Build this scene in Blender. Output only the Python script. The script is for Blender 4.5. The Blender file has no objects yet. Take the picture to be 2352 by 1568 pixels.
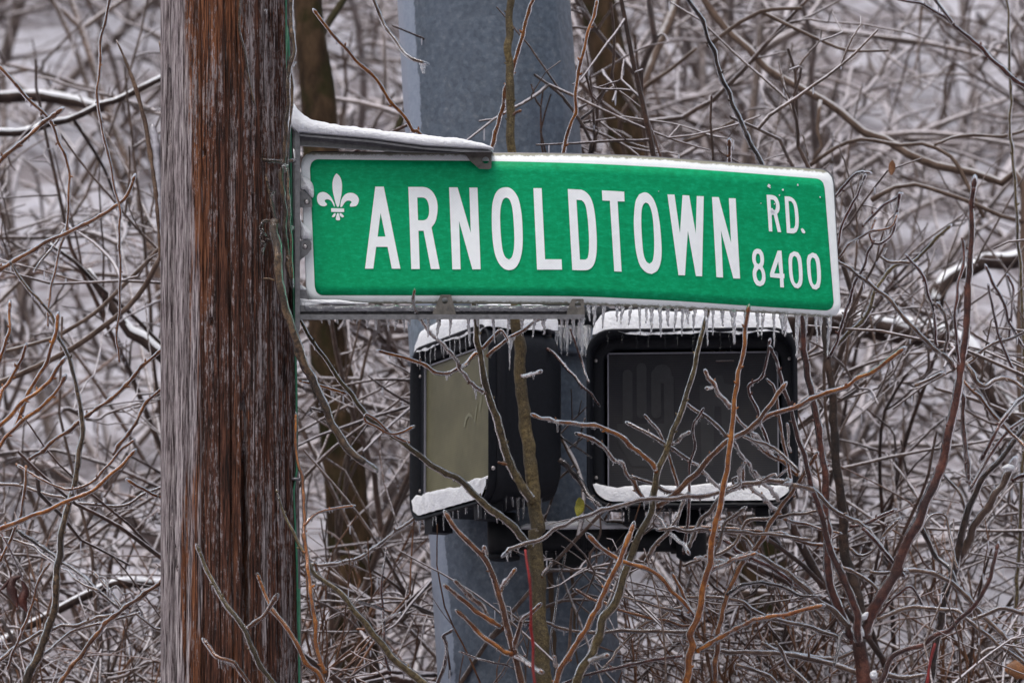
import bpy, math, random
import numpy as np
from mathutils import Vector, noise as mnoise
from mathutils.geometry import tessellate_polygon

random.seed(7)
RNG = np.random.default_rng(11)
S = bpy.context.scene
COL = S.collection
R = math.radians

# ------------------------------------------------------------------ camera, sky, sun, exposure
CAM = Vector((0, 0, 1.6))
PITCH = R(8.8)
FOCAL = 158.0
cd = bpy.data.cameras.new('camera')
cam = bpy.data.objects.new('camera', cd)
COL.objects.link(cam)
cam.location = CAM
cam.rotation_euler = (R(90) + PITCH, 0, 0)
cd.lens = FOCAL
cd.sensor_width = 36
cd.clip_start = 0.1
cd.clip_end = 500
cd.dof.use_dof = True
cd.dof.focus_distance = 9.15
cd.dof.aperture_fstop = 7.8
S.camera = cam

W = bpy.data.worlds.new('World')
S.world = W
W.use_nodes = True
wn = W.node_tree.nodes
wl = W.node_tree.links
wn.clear()
sky = wn.new('ShaderNodeTexSky')
sky.sky_type = 'NISHITA'
sky.sun_disc = False
sky.sun_elevation = R(67)
sky.sun_rotation = R(212)
sky.air_density = 1.6
sky.dust_density = 6.0
hs = wn.new('ShaderNodeHueSaturation')
hs.inputs['Saturation'].default_value = 0.55
bg = wn.new('ShaderNodeBackground')
bg.inputs['Strength'].default_value = 0.135
wo = wn.new('ShaderNodeOutputWorld')
wl.new(sky.outputs[0], hs.inputs['Color'])
wl.new(hs.outputs[0], bg.inputs['Color'])
wl.new(bg.outputs[0], wo.inputs['Surface'])

sd = bpy.data.lights.new('sun', 'SUN')
sd.energy = 1.4
sd.angle = R(28)
sd.color = (1.0, 0.985, 0.98)
sun = bpy.data.objects.new('sun', sd)
COL.objects.link(sun)
# sun direction: from the upper left, behind the camera
sun.rotation_euler = Vector((0.25, 0.40, -1.15)).to_track_quat('-Z', 'Y').to_euler()

S.view_settings.view_transform = 'Standard'
S.view_settings.look = 'None'
S.view_settings.exposure = 0.24
S.view_settings.gamma = 1.0
S.view_settings.use_curve_mapping = False
S.render.engine = 'CYCLES'
S.cycles.use_denoising = True
S.cycles.max_bounces = 12
S.cycles.transmission_bounces = 10
S.cycles.transparent_max_bounces = 16
S.cycles.sample_clamp_indirect = 6

# ------------------------------------------------------------------ helpers
FP = 2352 * FOCAL / 36.0
cP, sP = math.cos(PITCH), math.sin(PITCH)


def at(px, py, Y):
    """point of the place seen at (px, py) of the 2352 wide photograph, Y metres ahead"""
    dx = (px - 1176) / FP
    dz = (784 - py) / FP
    diry = cP - dz * sP
    dirz = sP + dz * cP
    t = Y / diry
    return Vector((dx * t, Y, CAM.z + dirz * t))


def mpp(Y):
    return Y / cP / FP


def link(name, me, parent=None, mat=None):
    o = bpy.data.objects.new(name, me)
    COL.objects.link(o)
    if parent is not None:
        o.parent = parent
    if mat is not None:
        me.materials.clear()
        me.materials.append(mat)
    return o


def mesh(name, V, F, smooth=True):
    me = bpy.data.meshes.new(name)
    V = np.asarray(V, dtype=np.float32)
    if isinstance(F, np.ndarray) and F.ndim == 2:
        n, k = F.shape
        me.vertices.add(len(V))
        me.vertices.foreach_set('co', V.ravel())
        me.loops.add(n * k)
        me.loops.foreach_set('vertex_index', F.ravel().astype(np.int32))
        me.polygons.add(n)
        me.polygons.foreach_set('loop_start', np.arange(0, n * k, k, dtype=np.int32))
        me.polygons.foreach_set('loop_total', np.full(n, k, dtype=np.int32))
        me.update(calc_edges=True)
        me.validate()
    else:
        me.from_pydata([tuple(v) for v in V], [], [tuple(f) for f in F])
        me.update()
    if smooth:
        me.polygons.foreach_set('use_smooth', np.ones(len(me.polygons), dtype=bool))
    return me


class MB:
    def __init__(s):
        s.v, s.f, s.n = [], [], 0

    def add(s, V, F):
        V = np.asarray(V, dtype=float)
        s.v.append(V)
        for f in F:
            s.f.append([int(i) + s.n for i in f])
        s.n += len(V)

    def box(s, c, d, rz=0):
        c = Vector(c)
        x, y, z = d[0] / 2, d[1] / 2, d[2] / 2
        P = []
        for sx, sy, sz in [(-1, -1, -1), (1, -1, -1), (1, 1, -1), (-1, 1, -1), (-1, -1, 1), (1, -1, 1), (1, 1, 1), (-1, 1, 1)]:
            a, b = sx * x, sy * y
            P.append((c.x + a * math.cos(rz) - b * math.sin(rz), c.y + a * math.sin(rz) + b * math.cos(rz), c.z + sz * z))
        s.add(P, [(0, 3, 2, 1), (4, 5, 6, 7), (0, 1, 5, 4), (1, 2, 6, 5), (2, 3, 7, 6), (3, 0, 4, 7)])

    def tube(s, pts, rad, k=8):
        V, F = tube(np.array([tuple(p) for p in pts]), np.array(rad), k)
        s.add(V, F)

    def build(s, name, mat, parent=None, smooth=True):
        return link(name, mesh(name, np.concatenate(s.v), s.f, smooth), parent, mat)


def tube(P, Rr, k=8, cap=True, wob=None):
    """one tube along P (n,3) with radii (n)"""
    n = len(P)
    T = np.gradient(P, axis=0)
    T /= np.linalg.norm(T, axis=1)[:, None] + 1e-9
    m = T.mean(axis=0)
    ref = np.array([0, 0, 1.0]) if abs(m[2]) < 0.75 * np.linalg.norm(m) else np.array([0, 1.0, 0])
    A = np.cross(T, ref)
    A /= np.linalg.norm(A, axis=1)[:, None] + 1e-9
    B = np.cross(T, A)
    th = np.arange(k) * 2 * math.pi / k
    rr = Rr[:, None] * (1 if wob is None else wob)
    V = P[:, None, :] + rr[..., None] * (np.cos(th)[None, :, None] * A[:, None, :] + np.sin(th)[None, :, None] * B[:, None, :])
    V = V.reshape(-1, 3)
    i = np.arange(n - 1)[:, None] * k
    j = np.arange(k)[None, :]
    j2 = (j + 1) % k
    F = np.stack([i + j, i + k + j, i + k + j2, i + j2], axis=-1).reshape(-1, 4)
    F = [tuple(f) for f in F]
    if cap:
        V = np.concatenate([V, P[:1], P[-1:]])
        a, b = n * k, n * k + 1
        for q in range(k):
            F.append((a, q, (q + 1) % k))
            F.append((b, (n - 1) * k + (q + 1) % k, (n - 1) * k + q))
    return V, F


def tubes(P, Rr, k):
    """many tubes at once: P (m,n,3), Rr (m,n) -> V, F(quads) and vertices per tube"""
    m, n, _ = P.shape
    T = np.gradient(P, axis=1)
    T /= np.linalg.norm(T, axis=2)[..., None] + 1e-9
    mean = T.mean(axis=1)
    ref = np.where((np.abs(mean[:, 2]) < 0.7)[:, None], np.array([[0, 0, 1.0]]), np.array([[1.0, 0.2, 0]]))
    A = np.cross(T, ref[:, None, :])
    A /= np.linalg.norm(A, axis=2)[..., None] + 1e-9
    B = np.cross(T, A)
    th = np.arange(k) * 2 * math.pi / k
    V = P[:, :, None, :] + Rr[:, :, None, None] * (np.cos(th)[None, None, :, None] * A[:, :, None, :] + np.sin(th)[None, None, :, None] * B[:, :, None, :])
    V = V.reshape(-1, 3)
    i = np.arange(n - 1)[:, None] * k
    j = np.arange(k)[None, :]
    j2 = (j + 1) % k
    f = np.stack([i + j, i + k + j, i + k + j2, i + j2], axis=-1).reshape(-1, 4)
    F = (f[None] + (np.arange(m) * n * k)[:, None, None]).reshape(-1, 4)
    return V, F


def catmull(P, step):
    """resample an open polyline (n,d) smoothly at about step"""
    P = np.asarray(P, float)
    if len(P) == 2:
        n = max(2, int(np.linalg.norm(P[1, :2] - P[0, :2]) / step) + 1)
        t = np.linspace(0, 1, n)[:, None]
        return P[0] * (1 - t) + P[1] * t
    Q = np.vstack([2 * P[0] - P[1], P, 2 * P[-1] - P[-2]])
    out = []
    for i in range(1, len(Q) - 2):
        p0, p1, p2, p3 = Q[i - 1], Q[i], Q[i + 1], Q[i + 2]
        n = max(1, int(np.linalg.norm((p2 - p1)[:3]) / step))
        for a in range(n):
            t = a / n
            out.append(0.5 * ((2 * p1) + (-p0 + p2) * t + (2 * p0 - 5 * p1 + 4 * p2 - p3) * t * t + (-p0 + 3 * p1 - 3 * p2 + p3) * t ** 3))
    out.append(Q[-2])
    return np.array(out)


def root(name, loc, label, cat, group=None):
    o = bpy.data.objects.new(name, None)
    COL.objects.link(o)
    o.location = loc
    o.empty_display_size = 0.05
    o['label'] = label
    o['category'] = cat
    if group:
        o['group'] = group
    return o


def local(o, parent):
    """keep the mesh where it was modelled (world coordinates) under its thing"""
    o.matrix_parent_inverse = parent_matrix(parent).inverted()
    return o


def parent_matrix(p):
    from mathutils import Matrix
    return Matrix.Translation(p.location)


# ------------------------------------------------------------------ materials
def mat(name):
    m = bpy.data.materials.new(name)
    m.use_nodes = True
    nt = m.node_tree
    b = nt.nodes['Principled BSDF']
    return m, nt, b


def N(nt, t, **kw):
    n = nt.nodes.new(t)
    for k, v in kw.items():
        if k.startswith('i_'):
            n.inputs[k[2:].replace('_', ' ')].default_value = v
        else:
            setattr(n, k, v)
    return n


def ramp(nt, src, stops, interp='LINEAR'):
    r = nt.nodes.new('ShaderNodeValToRGB')
    r.color_ramp.interpolation = interp
    el = r.color_ramp.elements
    while len(el) < len(stops):
        el.new(0.5)
    for e, (p, c) in zip(el, stops):
        e.position = p
        e.color = (c[0], c[1], c[2], 1) if not isinstance(c, (int, float)) else (c, c, c, 1)
    nt.links.new(src, r.inputs[0])
    return r.outputs[0]


def mix(nt, fac, a, b, blend='MIX'):
    m = nt.nodes.new('ShaderNodeMix')
    m.data_type = 'RGBA'
    m.blend_type = blend
    for s, v in ((m.inputs[0], fac), (m.inputs[6], a), (m.inputs[7], b)):
        if isinstance(v, (int, float)):
            s.default_value = v
        elif isinstance(v, tuple):
            s.default_value = (*v, 1)
        else:
            nt.links.new(v, s)
    return m.outputs[2]


def math_(nt, op, a, b=0.0):
    m = nt.nodes.new('ShaderNodeMath')
    m.operation = op
    for s, v in ((m.inputs[0], a), (m.inputs[1], b)):
        if isinstance(v, (int, float)):
            s.default_value = v
        else:
            nt.links.new(v, s)
    return m.outputs[0]


def objco(nt, scale=(1, 1, 1)):
    tc = nt.nodes.new('ShaderNodeTexCoord')
    mp = nt.nodes.new('ShaderNodeMapping')
    mp.inputs['Scale'].default_value = scale
    nt.links.new(tc.outputs['Object'], mp.inputs[0])
    return mp.outputs[0]


def noise(nt, co, scale, detail=4, rough=0.55, dist=0.0):
    n = N(nt, 'ShaderNodeTexNoise', i_Scale=scale, i_Detail=detail, i_Roughness=rough, i_Distortion=dist)
    nt.links.new(co, n.inputs['Vector'])
    return n.outputs['Fac']


def bump(nt, b, h, strength=0.4, dist=0.002):
    n = N(nt, 'ShaderNodeBump', i_Strength=strength, i_Distance=dist)
    nt.links.new(h, n.inputs['Height'])
    nt.links.new(n.outputs[0], b.inputs['Normal'])


def nz(nt):
    g = nt.nodes.new('ShaderNodeNewGeometry')
    s = nt.nodes.new('ShaderNodeSeparateXYZ')
    nt.links.new(g.outputs['Normal'], s.inputs[0])
    return s.outputs[2]


def bark(name, c1, c2, frost, f0=0.1, f1=0.75, rough=0.5, sc=60, fcol=(0.40, 0.37, 0.41), coat=0.15):
    """bark with rime and ice on the upper side, coloured brighter to paint in top highlights"""
    m, nt, b = mat(name)
    co = objco(nt)
    n1 = noise(nt, co, sc, 5)
    base = ramp(nt, n1, [(0.38, c1), (0.62, c2)])
    # age patches, lenticels and flaking
    lo = noise(nt, co, 11, 3)
    base = mix(nt, ramp(nt, lo, [(0.42, 0.75), (0.56, 0.0)]), base, tuple(x * .55 + .012 for x in c1))
    hi = noise(nt, co, 420, 3, 0.7)
    base = mix(nt, ramp(nt, hi, [(0.58, 0.0), (0.66, 0.55)]), base, tuple(min(1, x * 1.5 + .06) for x in c2))
    base = mix(nt, ramp(nt, hi, [(0.34, 0.7), (0.42, 0.0)]), base, tuple(x * .35 for x in c1))
    if frost > 0:
        n2 = noise(nt, co, 120, 3)
        z = math_(nt, 'ADD', nz(nt), math_(nt, 'MULTIPLY', math_(nt, 'SUBTRACT', n2, 0.5), 1.3))
        fm = ramp(nt, z, [(f0 * 0.5 + 0.2, 0.0), (f1 * 0.5 + 0.35, frost)])
        base = mix(nt, fm, base, fcol)  # frost colour also carries painted rim light along the tops
    nt.links.new(base, b.inputs['Base Color'])
    b.inputs['Roughness'].default_value = rough
    b.inputs['Coat Weight'].default_value = coat
    b.inputs['Coat Roughness'].default_value = 0.12
    b.inputs['Specular IOR Level'].default_value = 0.25
    bump(nt, b, mix(nt, 0.5, n1, hi), 0.9, 0.0022)
    return m


M = {}
M['orange'] = bark('orange_bark', (0.17, 0.048, 0.010), (0.40, 0.145, 0.022), 0.15, .2, .9, fcol=(.46, .43, .44))
M['brown'] = bark('brown_bark', (0.10, 0.034, 0.012), (0.26, 0.105, 0.036), 0.35, .2, .9, fcol=(.48, .45, .47))
M['red'] = bark('reddish_bark', (0.040, 0.012, 0.009), (0.13, 0.045, 0.030), 0.45, .3, .9, fcol=(.34, .31, .33))
M['olive'] = bark('olive_bark', (0.06, 0.040, 0.016), (0.17, 0.125, 0.055), 0.15, coat=0.1, rough=0.6, sc=140)
M['gray'] = bark('grey_twig_bark', (0.085, 0.045, 0.030), (0.21, 0.135, 0.09), 0.5, .1, .8, fcol=(.52, .49, .52))
M['dark'] = bark('dark_bark', (0.016, 0.009, 0.007), (0.06, 0.034, 0.024), 0.2, coat=0.1)
M['vred'] = bark('bright_red_bark', (0.17, 0.006, 0.006), (0.27, 0.014, 0.014), 0.0, coat=.1)
M['vine'] = bark('vine_bark', (0.03, 0.018, 0.010), (0.17, 0.105, 0.055), 0.1, sc=130)
M['far1'] = bark('iced_grey_brush', (0.075, 0.046, 0.034), (0.16, 0.105, 0.08), 0.8, -0.15, 0.5, 0.4, 40, (0.60, 0.57, 0.62))
M['far2'] = bark('iced_brown_brush', (0.09, 0.034, 0.014), (0.21, 0.095, 0.042), 0.65, 0.1, 0.7, 0.4, 40, (0.62, 0.59, 0.65))
M['far3'] = bark('iced_dark_brush', (0.035, 0.017, 0.012), (0.09, 0.047, 0.033), 0.8, 0.0, 0.6, 0.4, 40, (0.56, 0.53, 0.58))
M['far4'] = bark('frosted_pale_brush', (0.11, 0.078, 0.065), (0.21, 0.165, 0.15), 0.9, -0.2, 0.4, 0.4, 30, (0.56, 0.52, 0.56))
M['leaf'] = bark('withered_leaf', (0.05, 0.012, 0.010), (0.10, 0.03, 0.022), 0)
M['leaf2'] = bark('yellow_green_leaf', (0.20, 0.19, 0.015), (0.32, 0.28, 0.03), 0)
M['leaf3'] = bark('orange_brown_leaf', (0.22, 0.09, 0.035), (0.3, 0.13, 0.05), 0)


def ice_mat(name, rough=0.05, tint=(0.97, 0.97, 1.0), bs=0.35, scale=160, ior=1.31):
    m, nt, b = mat(name)
    b.inputs['Base Color'].default_value = (*tint, 1)
    b.inputs['Transmission Weight'].default_value = 1.0
    b.inputs['IOR'].default_value = ior
    b.inputs['Roughness'].default_value = rough
    n1 = noise(nt, objco(nt), scale, 3)
    bump(nt, b, n1, bs, 0.003)
    return m


M['ice'] = ice_mat('clear_ice', 0.08, (0.88, 0.88, 0.92), 0.5, 200, 1.2)
M['icicle'] = ice_mat('icicle_ice', 0.03, (0.88, 0.89, 0.92), 0.8, 260, 1.22)


def snow_mat():
    m, nt, b = mat('snow')
    co = objco(nt)
    b.inputs['Base Color'].default_value = (0.80, 0.81, 0.86, 1)
    b.inputs['Roughness'].default_value = 0.6
    b.inputs['Subsurface Weight'].default_value = 0.15
    b.inputs['Subsurface Radius'].default_value = (0.02, 0.02, 0.025)
    h = mix(nt, 0.5, noise(nt, co, 160, 5, 0.7), noise(nt, co, 45, 3))
    bump(nt, b, h, 1.0, 0.009)
    return m


M['snow'] = snow_mat()


def trunk_mat(name, c1, c2, moss, snow=0.0):
    m, nt, b = mat(name)
    co = objco(nt, (1, 1, 0.35))
    n1 = noise(nt, co, 26, 6, 0.65)
    base = ramp(nt, n1, [(0.3, c1), (0.7, c2)])
    if moss:
        n2 = noise(nt, objco(nt), 9, 4)
        base = mix(nt, ramp(nt, n2, [(0.5, 0.0), (0.62, 0.7)]), base, (0.016, 0.018, 0.004))
    if snow:
        n3 = noise(nt, objco(nt), 7, 4)
        z = math_(nt, 'ADD', nz(nt), math_(nt, 'MULTIPLY', math_(nt, 'SUBTRACT', n3, 0.5), 1.2))
        base = mix(nt, ramp(nt, z, [(0.45, 0.0), (0.6, snow)]), base, (0.74, 0.75, 0.80))
    nt.links.new(base, b.inputs['Base Color'])
    b.inputs['Roughness'].default_value = 0.85
    b.inputs['Specular IOR Level'].default_value = 0.12
    bump(nt, b, n1, 1.0, 0.012)
    return m


M['trunk'] = trunk_mat('mossy_trunk_bark', (0.014, 0.009, 0.006), (0.085, 0.052, 0.030), True)
M['limb'] = trunk_mat('snowy_limb_bark', (0.02, 0.013, 0.012), (0.07, 0.048, 0.042), False, 0.95)
M['limb2'] = trunk_mat('weathered_limb_bark', (0.07, 0.045, 0.035), (0.17, 0.12, 0.095), False, 0.45)


def wood_mat():
    m, nt, b = mat('weathered_creosote_wood')
    tc = nt.nodes.new('ShaderNodeTexCoord')
    sx = nt.nodes.new('ShaderNodeSeparateXYZ')
    nt.links.new(tc.outputs['Object'], sx.inputs[0])
    fine = noise(nt, objco(nt, (1, 1, 0.045)), 330, 6, 0.72, 0.1)
    mid = noise(nt, objco(nt, (1, 1, 0.04)), 55, 4, 0.6)
    big = noise(nt, objco(nt, (1, 1, 0.14)), 11, 3, 0.5)
    lx = math_(nt, 'ADD', sx.outputs[0], math_(nt, 'MULTIPLY', sx.outputs[2], 0.0083))
    dark = ramp(nt, fine, [(0.40, (0.010, 0.005, 0.004)), (0.50, (0.062, 0.024, 0.016)), (0.62, (0.15, 0.062, 0.040))])
    orange = ramp(nt, fine, [(0.40, (0.014, 0.004, 0.003)), (0.49, (0.135, 0.046, 0.020)), (0.62, (0.29, 0.12, 0.060))])
    ob = math_(nt, 'SUBTRACT', big, math_(nt, 'MULTIPLY', lx, 1.8))
    base = mix(nt, ramp(nt, ob, [(0.48, 0.0), (0.62, 1.0)]), dark, orange)
    gray = ramp(nt, fine, [(0.40, (0.09, 0.065, 0.062)), (0.48, (0.25, 0.21, 0.215)), (0.60, (0.44, 0.40, 0.42))])
    st = noise(nt, objco(nt, (1, 1, 0.24)), 190, 8, 0.85, 0.3)
    patch = math_(nt, 'ADD', math_(nt, 'MULTIPLY', math_(nt, 'SUBTRACT', mid, 0.5), 0.7), math_(nt, 'MULTIPLY', math_(nt, 'SUBTRACT', noise(nt, objco(nt, (1, 1, 0.3)), 9, 3), 0.5), 0.35))
    st2 = math_(nt, 'ADD', math_(nt, 'ADD', st, patch), math_(nt, 'MULTIPLY', lx, 0.8))
    stm = ramp(nt, st2, [(0.54, 0.0), (0.575, 0.85)])
    base = mix(nt, stm, base, gray)
    edge = math_(nt, 'ADD', lx, math_(nt, 'ADD', math_(nt, 'MULTIPLY', math_(nt, 'SUBTRACT', mid, 0.5), 0.13), math_(nt, 'MULTIPLY', math_(nt, 'SUBTRACT', big, 0.5), 0.07)))
    fl = ramp(nt, math_(nt, 'ADD', math_(nt, 'MULTIPLY', edge, 4.0), 0.8), [(0.415, 0.9), (0.45, 0.0)])
    line = noise(nt, objco(nt, (1, 1, 0.014)), 230, 2, 0.5)
    lm = ramp(nt, line, [(0.35, 1.0), (0.385, 0.0)])
    gray2 = ramp(nt, fine, [(0.41, (0.045, 0.032, 0.034)), (0.465, (0.24, 0.20, 0.215)), (0.53, (0.38, 0.335, 0.355)), (0.62, (0.62, 0.57, 0.59))])
    base = mix(nt, fl, base, gray2)
    base = mix(nt, math_(nt, 'MULTIPLY', lm, 0.8), base, (0.012, 0.006, 0.006))
    nt.links.new(base, b.inputs['Base Color'])
    b.inputs['Roughness'].default_value = 0.55
    b.inputs['Specular IOR Level'].default_value = 0.15
    bump(nt, b, mix(nt, 0.4, fine, st), 1.0, 0.01)
    return m


M['wood'] = wood_mat()


def galv_mat(name, wet=True):
    m, nt, b = mat(name)
    co = objco(nt)
    v = N(nt, 'ShaderNodeTexVoronoi', i_Scale=95.0)
    nt.links.new(co, v.inputs['Vector'])
    n1 = noise(nt, co, 60, 6, 0.8)
    n3 = noise(nt, objco(nt, (1, 1, 0.4)), 4, 3)
    darkc = ramp(nt, n1, [(0.34, (0.055, 0.070, 0.092)), (0.48, (0.085, 0.105, 0.135)), (0.58, (0.115, 0.135, 0.165)), (0.70, (0.19, 0.20, 0.22))])
    bw = nt.nodes.new('ShaderNodeRGBToBW')
    nt.links.new(v.outputs['Color'], bw.inputs[0])
    darkc = mix(nt, 0.55, darkc, mix(nt, 1.0, darkc, ramp(nt, bw.outputs[0], [(0.2, 0.65), (0.8, 1.4)]), 'MULTIPLY'))
    darkc = mix(nt, ramp(nt, n3, [(0.35, 0.0), (0.7, 0.35)]), darkc, (0.11, 0.14, 0.21))
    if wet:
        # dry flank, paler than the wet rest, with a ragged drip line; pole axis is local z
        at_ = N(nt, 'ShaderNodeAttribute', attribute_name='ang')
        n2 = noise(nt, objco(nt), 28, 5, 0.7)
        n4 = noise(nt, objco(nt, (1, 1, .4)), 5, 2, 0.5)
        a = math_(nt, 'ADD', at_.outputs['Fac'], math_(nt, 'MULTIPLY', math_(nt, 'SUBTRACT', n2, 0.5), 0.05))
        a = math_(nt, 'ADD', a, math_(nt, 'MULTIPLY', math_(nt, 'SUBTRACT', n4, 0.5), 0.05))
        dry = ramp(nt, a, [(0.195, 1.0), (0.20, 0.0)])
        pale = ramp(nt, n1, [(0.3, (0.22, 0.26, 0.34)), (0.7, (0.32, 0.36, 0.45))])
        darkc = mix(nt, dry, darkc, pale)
        n5 = noise(nt, objco(nt, (1, 1, 0.05)), 30, 3)
    nt.links.new(darkc, b.inputs['Base Color'])
    b.inputs['Metallic'].default_value = 0.25
    b.inputs['Roughness'].default_value = 0.45
    bump(nt, b, n1, 0.2, 0.002)
    return m


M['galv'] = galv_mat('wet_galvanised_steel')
M['galv2'] = galv_mat('galvanised_band', False)


def simple(name, c, rough=0.5, metal=0.0, bs=0.0, sc=60, var=0.15, coat=0.0):
    m, nt, b = mat(name)
    n1 = noise(nt, objco(nt), sc, 5, 0.65)
    lo = tuple(x * (1 - var) for x in c)
    hi = tuple(min(1, x * (1 + var)) for x in c)
    nt.links.new(ramp(nt, n1, [(0.3, lo), (0.7, hi)]), b.inputs['Base Color'])
    b.inputs['Roughness'].default_value = rough
    b.inputs['Metallic'].default_value = metal
    b.inputs['Coat Weight'].default_value = coat
    if bs:
        bump(nt, b, n1, bs, 0.002)
    return m


M['alu'] = simple('weathered_cast_aluminium', (0.12, 0.118, 0.13), 0.45, 0.3, 0.5, 90, 0.35, 0.4)
M['alud'] = simple('rusty_bracket_tab', (0.085, 0.075, 0.068), 0.5, 0.3, 0.5, 70, 0.5, 0.5)
M['black'] = simple('black_signal_plastic', (0.007, 0.008, 0.012), 0.55, 0, 0.25, 120, 0.3)
M['black'].node_tree.nodes['Principled BSDF'].inputs['Specular IOR Level'].default_value = 0.2
M['blackm'] = simple('black_painted_bracket', (0.008, 0.009, 0.012), 0.5, 0, 0.3, 60, 0.3)
M['blackm'].node_tree.nodes['Principled BSDF'].inputs['Specular IOR Level'].default_value = 0.2
M['trim'] = simple('gasket_grey', (0.22, 0.22, 0.26), 0.4)
M['screw'] = simple('screw_metal', (0.45, 0.42, 0.42), 0.3, 0.6)
M['wire'] = simple('green_insulated_wire', (0.010, 0.10, 0.055), 0.4, 0, 0.2, 60, 0.3, 0.3)
M['rust'] = simple('rust_stain', (0.07, 0.04, 0.02), 0.6)
M['ghost'] = simple('signal_icon_ghost', (0.026, 0.026, 0.030), 0.35)
M['ghost2'] = simple('signal_icon_pale', (0.19, 0.185, 0.12), 0.5)


def sign_mat(name, kind):
    m, nt, b = mat(name)
    uv = N(nt, 'ShaderNodeUVMap', uv_map='uv')
    sx = nt.nodes.new('ShaderNodeSeparateXYZ')
    nt.links.new(uv.outputs[0], sx.inputs[0])
    co = objco(nt)
    mott = noise(nt, co, 70, 6, 0.7)
    mp = nt.nodes.new('ShaderNodeMapping')
    mp.inputs['Rotation'].default_value = (0, R(35), 0)
    mp.inputs['Scale'].default_value = (1, 1, 3.2)
    nt.links.new(co, mp.inputs[0])
    br = noise(nt, mp.outputs[0], 55, 7, 0.75)
    if kind == 'green':
        c = ramp(nt, mix(nt, 0.6, mott, br), [(0.32, (0.0, 0.20, 0.075)), (0.5, (0.0, 0.285, 0.112)), (0.68, (0.006, 0.41, 0.19))])
        specks = noise(nt, co, 260, 1)
        c = mix(nt, ramp(nt, specks, [(0.80, 0.0), (0.82, 0.8)]), c, (0.005, 0.03, 0.02))
    else:
        c = ramp(nt, mott, [(0.25, (0.78, 0.81, 0.83)), (0.7, (0.87, 0.90, 0.92))])
        # woven prismatic pattern
        for ang in (45, -45):
            mp2 = nt.nodes.new('ShaderNodeMapping')
            mp2.inputs['Rotation'].default_value = (0, R(ang), 0)
            nt.links.new(co, mp2.inputs[0])
            w = N(nt, 'ShaderNodeTexWave', i_Scale=75.0, i_Distortion=0.4)
            w.bands_direction = 'X'
            nt.links.new(mp2.outputs[0], w.inputs[0])
            c = mix(nt, math_(nt, 'MULTIPLY', w.outputs['Fac'], 0.10), c, (0.45, 0.50, 0.56))
    if kind == 'white':
        # grime and algae creeping in from the rim
        v = sx.outputs[1]
        d = math_(nt, 'MINIMUM', v, math_(nt, 'SUBTRACT', 1.0, v))
        g = math_(nt, 'SUBTRACT', math_(nt, 'MULTIPLY', noise(nt, co, 75, 5, 0.8), 0.052), math_(nt, 'MULTIPLY', d, 1.0))
        c = mix(nt, ramp(nt, g, [(0.006, 0.0), (0.016, 0.8)]), c, (0.13, 0.115, 0.05))
    nt.links.new(c, b.inputs['Base Color'])
    b.inputs['Roughness'].default_value = 0.5
    b.inputs['Specular IOR Level'].default_value = 0.12
    b.inputs['Coat Weight'].default_value = 0.0
    b.inputs['Coat Roughness'].default_value = 0.25
    bump(nt, b, mix(nt, 0.5, mott, br), 0.35, 0.002)
    return m


M['signgreen'] = sign_mat('green_sign_sheeting', 'green')
M['signwhite'] = sign_mat('white_sign_sheeting', 'white')
M['legend'] = sign_mat('white_legend_sheeting', 'legend')


def lens_mat(name, c1, c2, line):
    m, nt, b = mat(name)
    co = objco(nt)
    w = N(nt, 'ShaderNodeTexWave', i_Scale=62.0, i_Distortion=0.6)
    w.bands_direction = 'Z'
    nt.links.new(co, w.inputs[0])
    n1 = noise(nt, co, 7, 4, 0.6)
    c = ramp(nt, n1, [(0.35, c1), (0.65, c2)])
    c = mix(nt, math_(nt, 'MULTIPLY', w.outputs['Fac'], line), c, (0.01, 0.01, 0.01))
    nt.links.new(c, b.inputs['Base Color'])
    b.inputs['Roughness'].default_value = 0.3
    b.inputs['Specular IOR Level'].default_value = 0.25
    return m


M['lensL'] = lens_mat('olive_reflection_signal_screen', (0.085, 0.08, 0.04), (0.15, 0.14, 0.075), 0.15)  # olive is reflected light painted into the colour of the same kind of screen
M['lensR'] = lens_mat('dark_signal_screen', (0.024, 0.025, 0.032), (0.042, 0.040, 0.044), 0.4)


def ground_mat():
    m, nt, b = mat('snowy_leaf_litter')
    co = objco(nt)
    a = noise(nt, co, 1.3, 6, 0.65)
    l = noise(nt, co, 14, 6, 0.7)
    litter = ramp(nt, l, [(0.3, (0.07, 0.05, 0.05)), (0.5, (0.19, 0.155, 0.165)), (0.7, (0.32, 0.28, 0.30))])
    sn = ramp(nt, math_(nt, 'ADD', math_(nt, 'MULTIPLY', a, 0.7), math_(nt, 'MULTIPLY', l, 0.3)), [(0.44, 0.15), (0.53, 0.85)])
    c = mix(nt, sn, litter, (0.56, 0.55, 0.62))
    nt.links.new(c, b.inputs['Base Color'])
    b.inputs['Roughness'].default_value = 0.8
    bump(nt, b, l, 1.0, 0.05)
    return m


M['ground'] = ground_mat()


# ------------------------------------------------------------------ the hillside
def hz(x, y):
    if y < 10.9:
        z = 0.0
    elif y < 14:
        z = (y - 10.9) * 0.62
    else:
        z = 1.92 + (y - 14) * 0.42
    k = max(0.0, min(1.0, (y - 10.5) / 2))
    z += k * (0.5 * mnoise.noise(Vector((x * 0.25, y * 0.25, 0))) + 0.16 * mnoise.noise(Vector((x * 1.1, y * 1.1, 3))))
    return z


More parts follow.
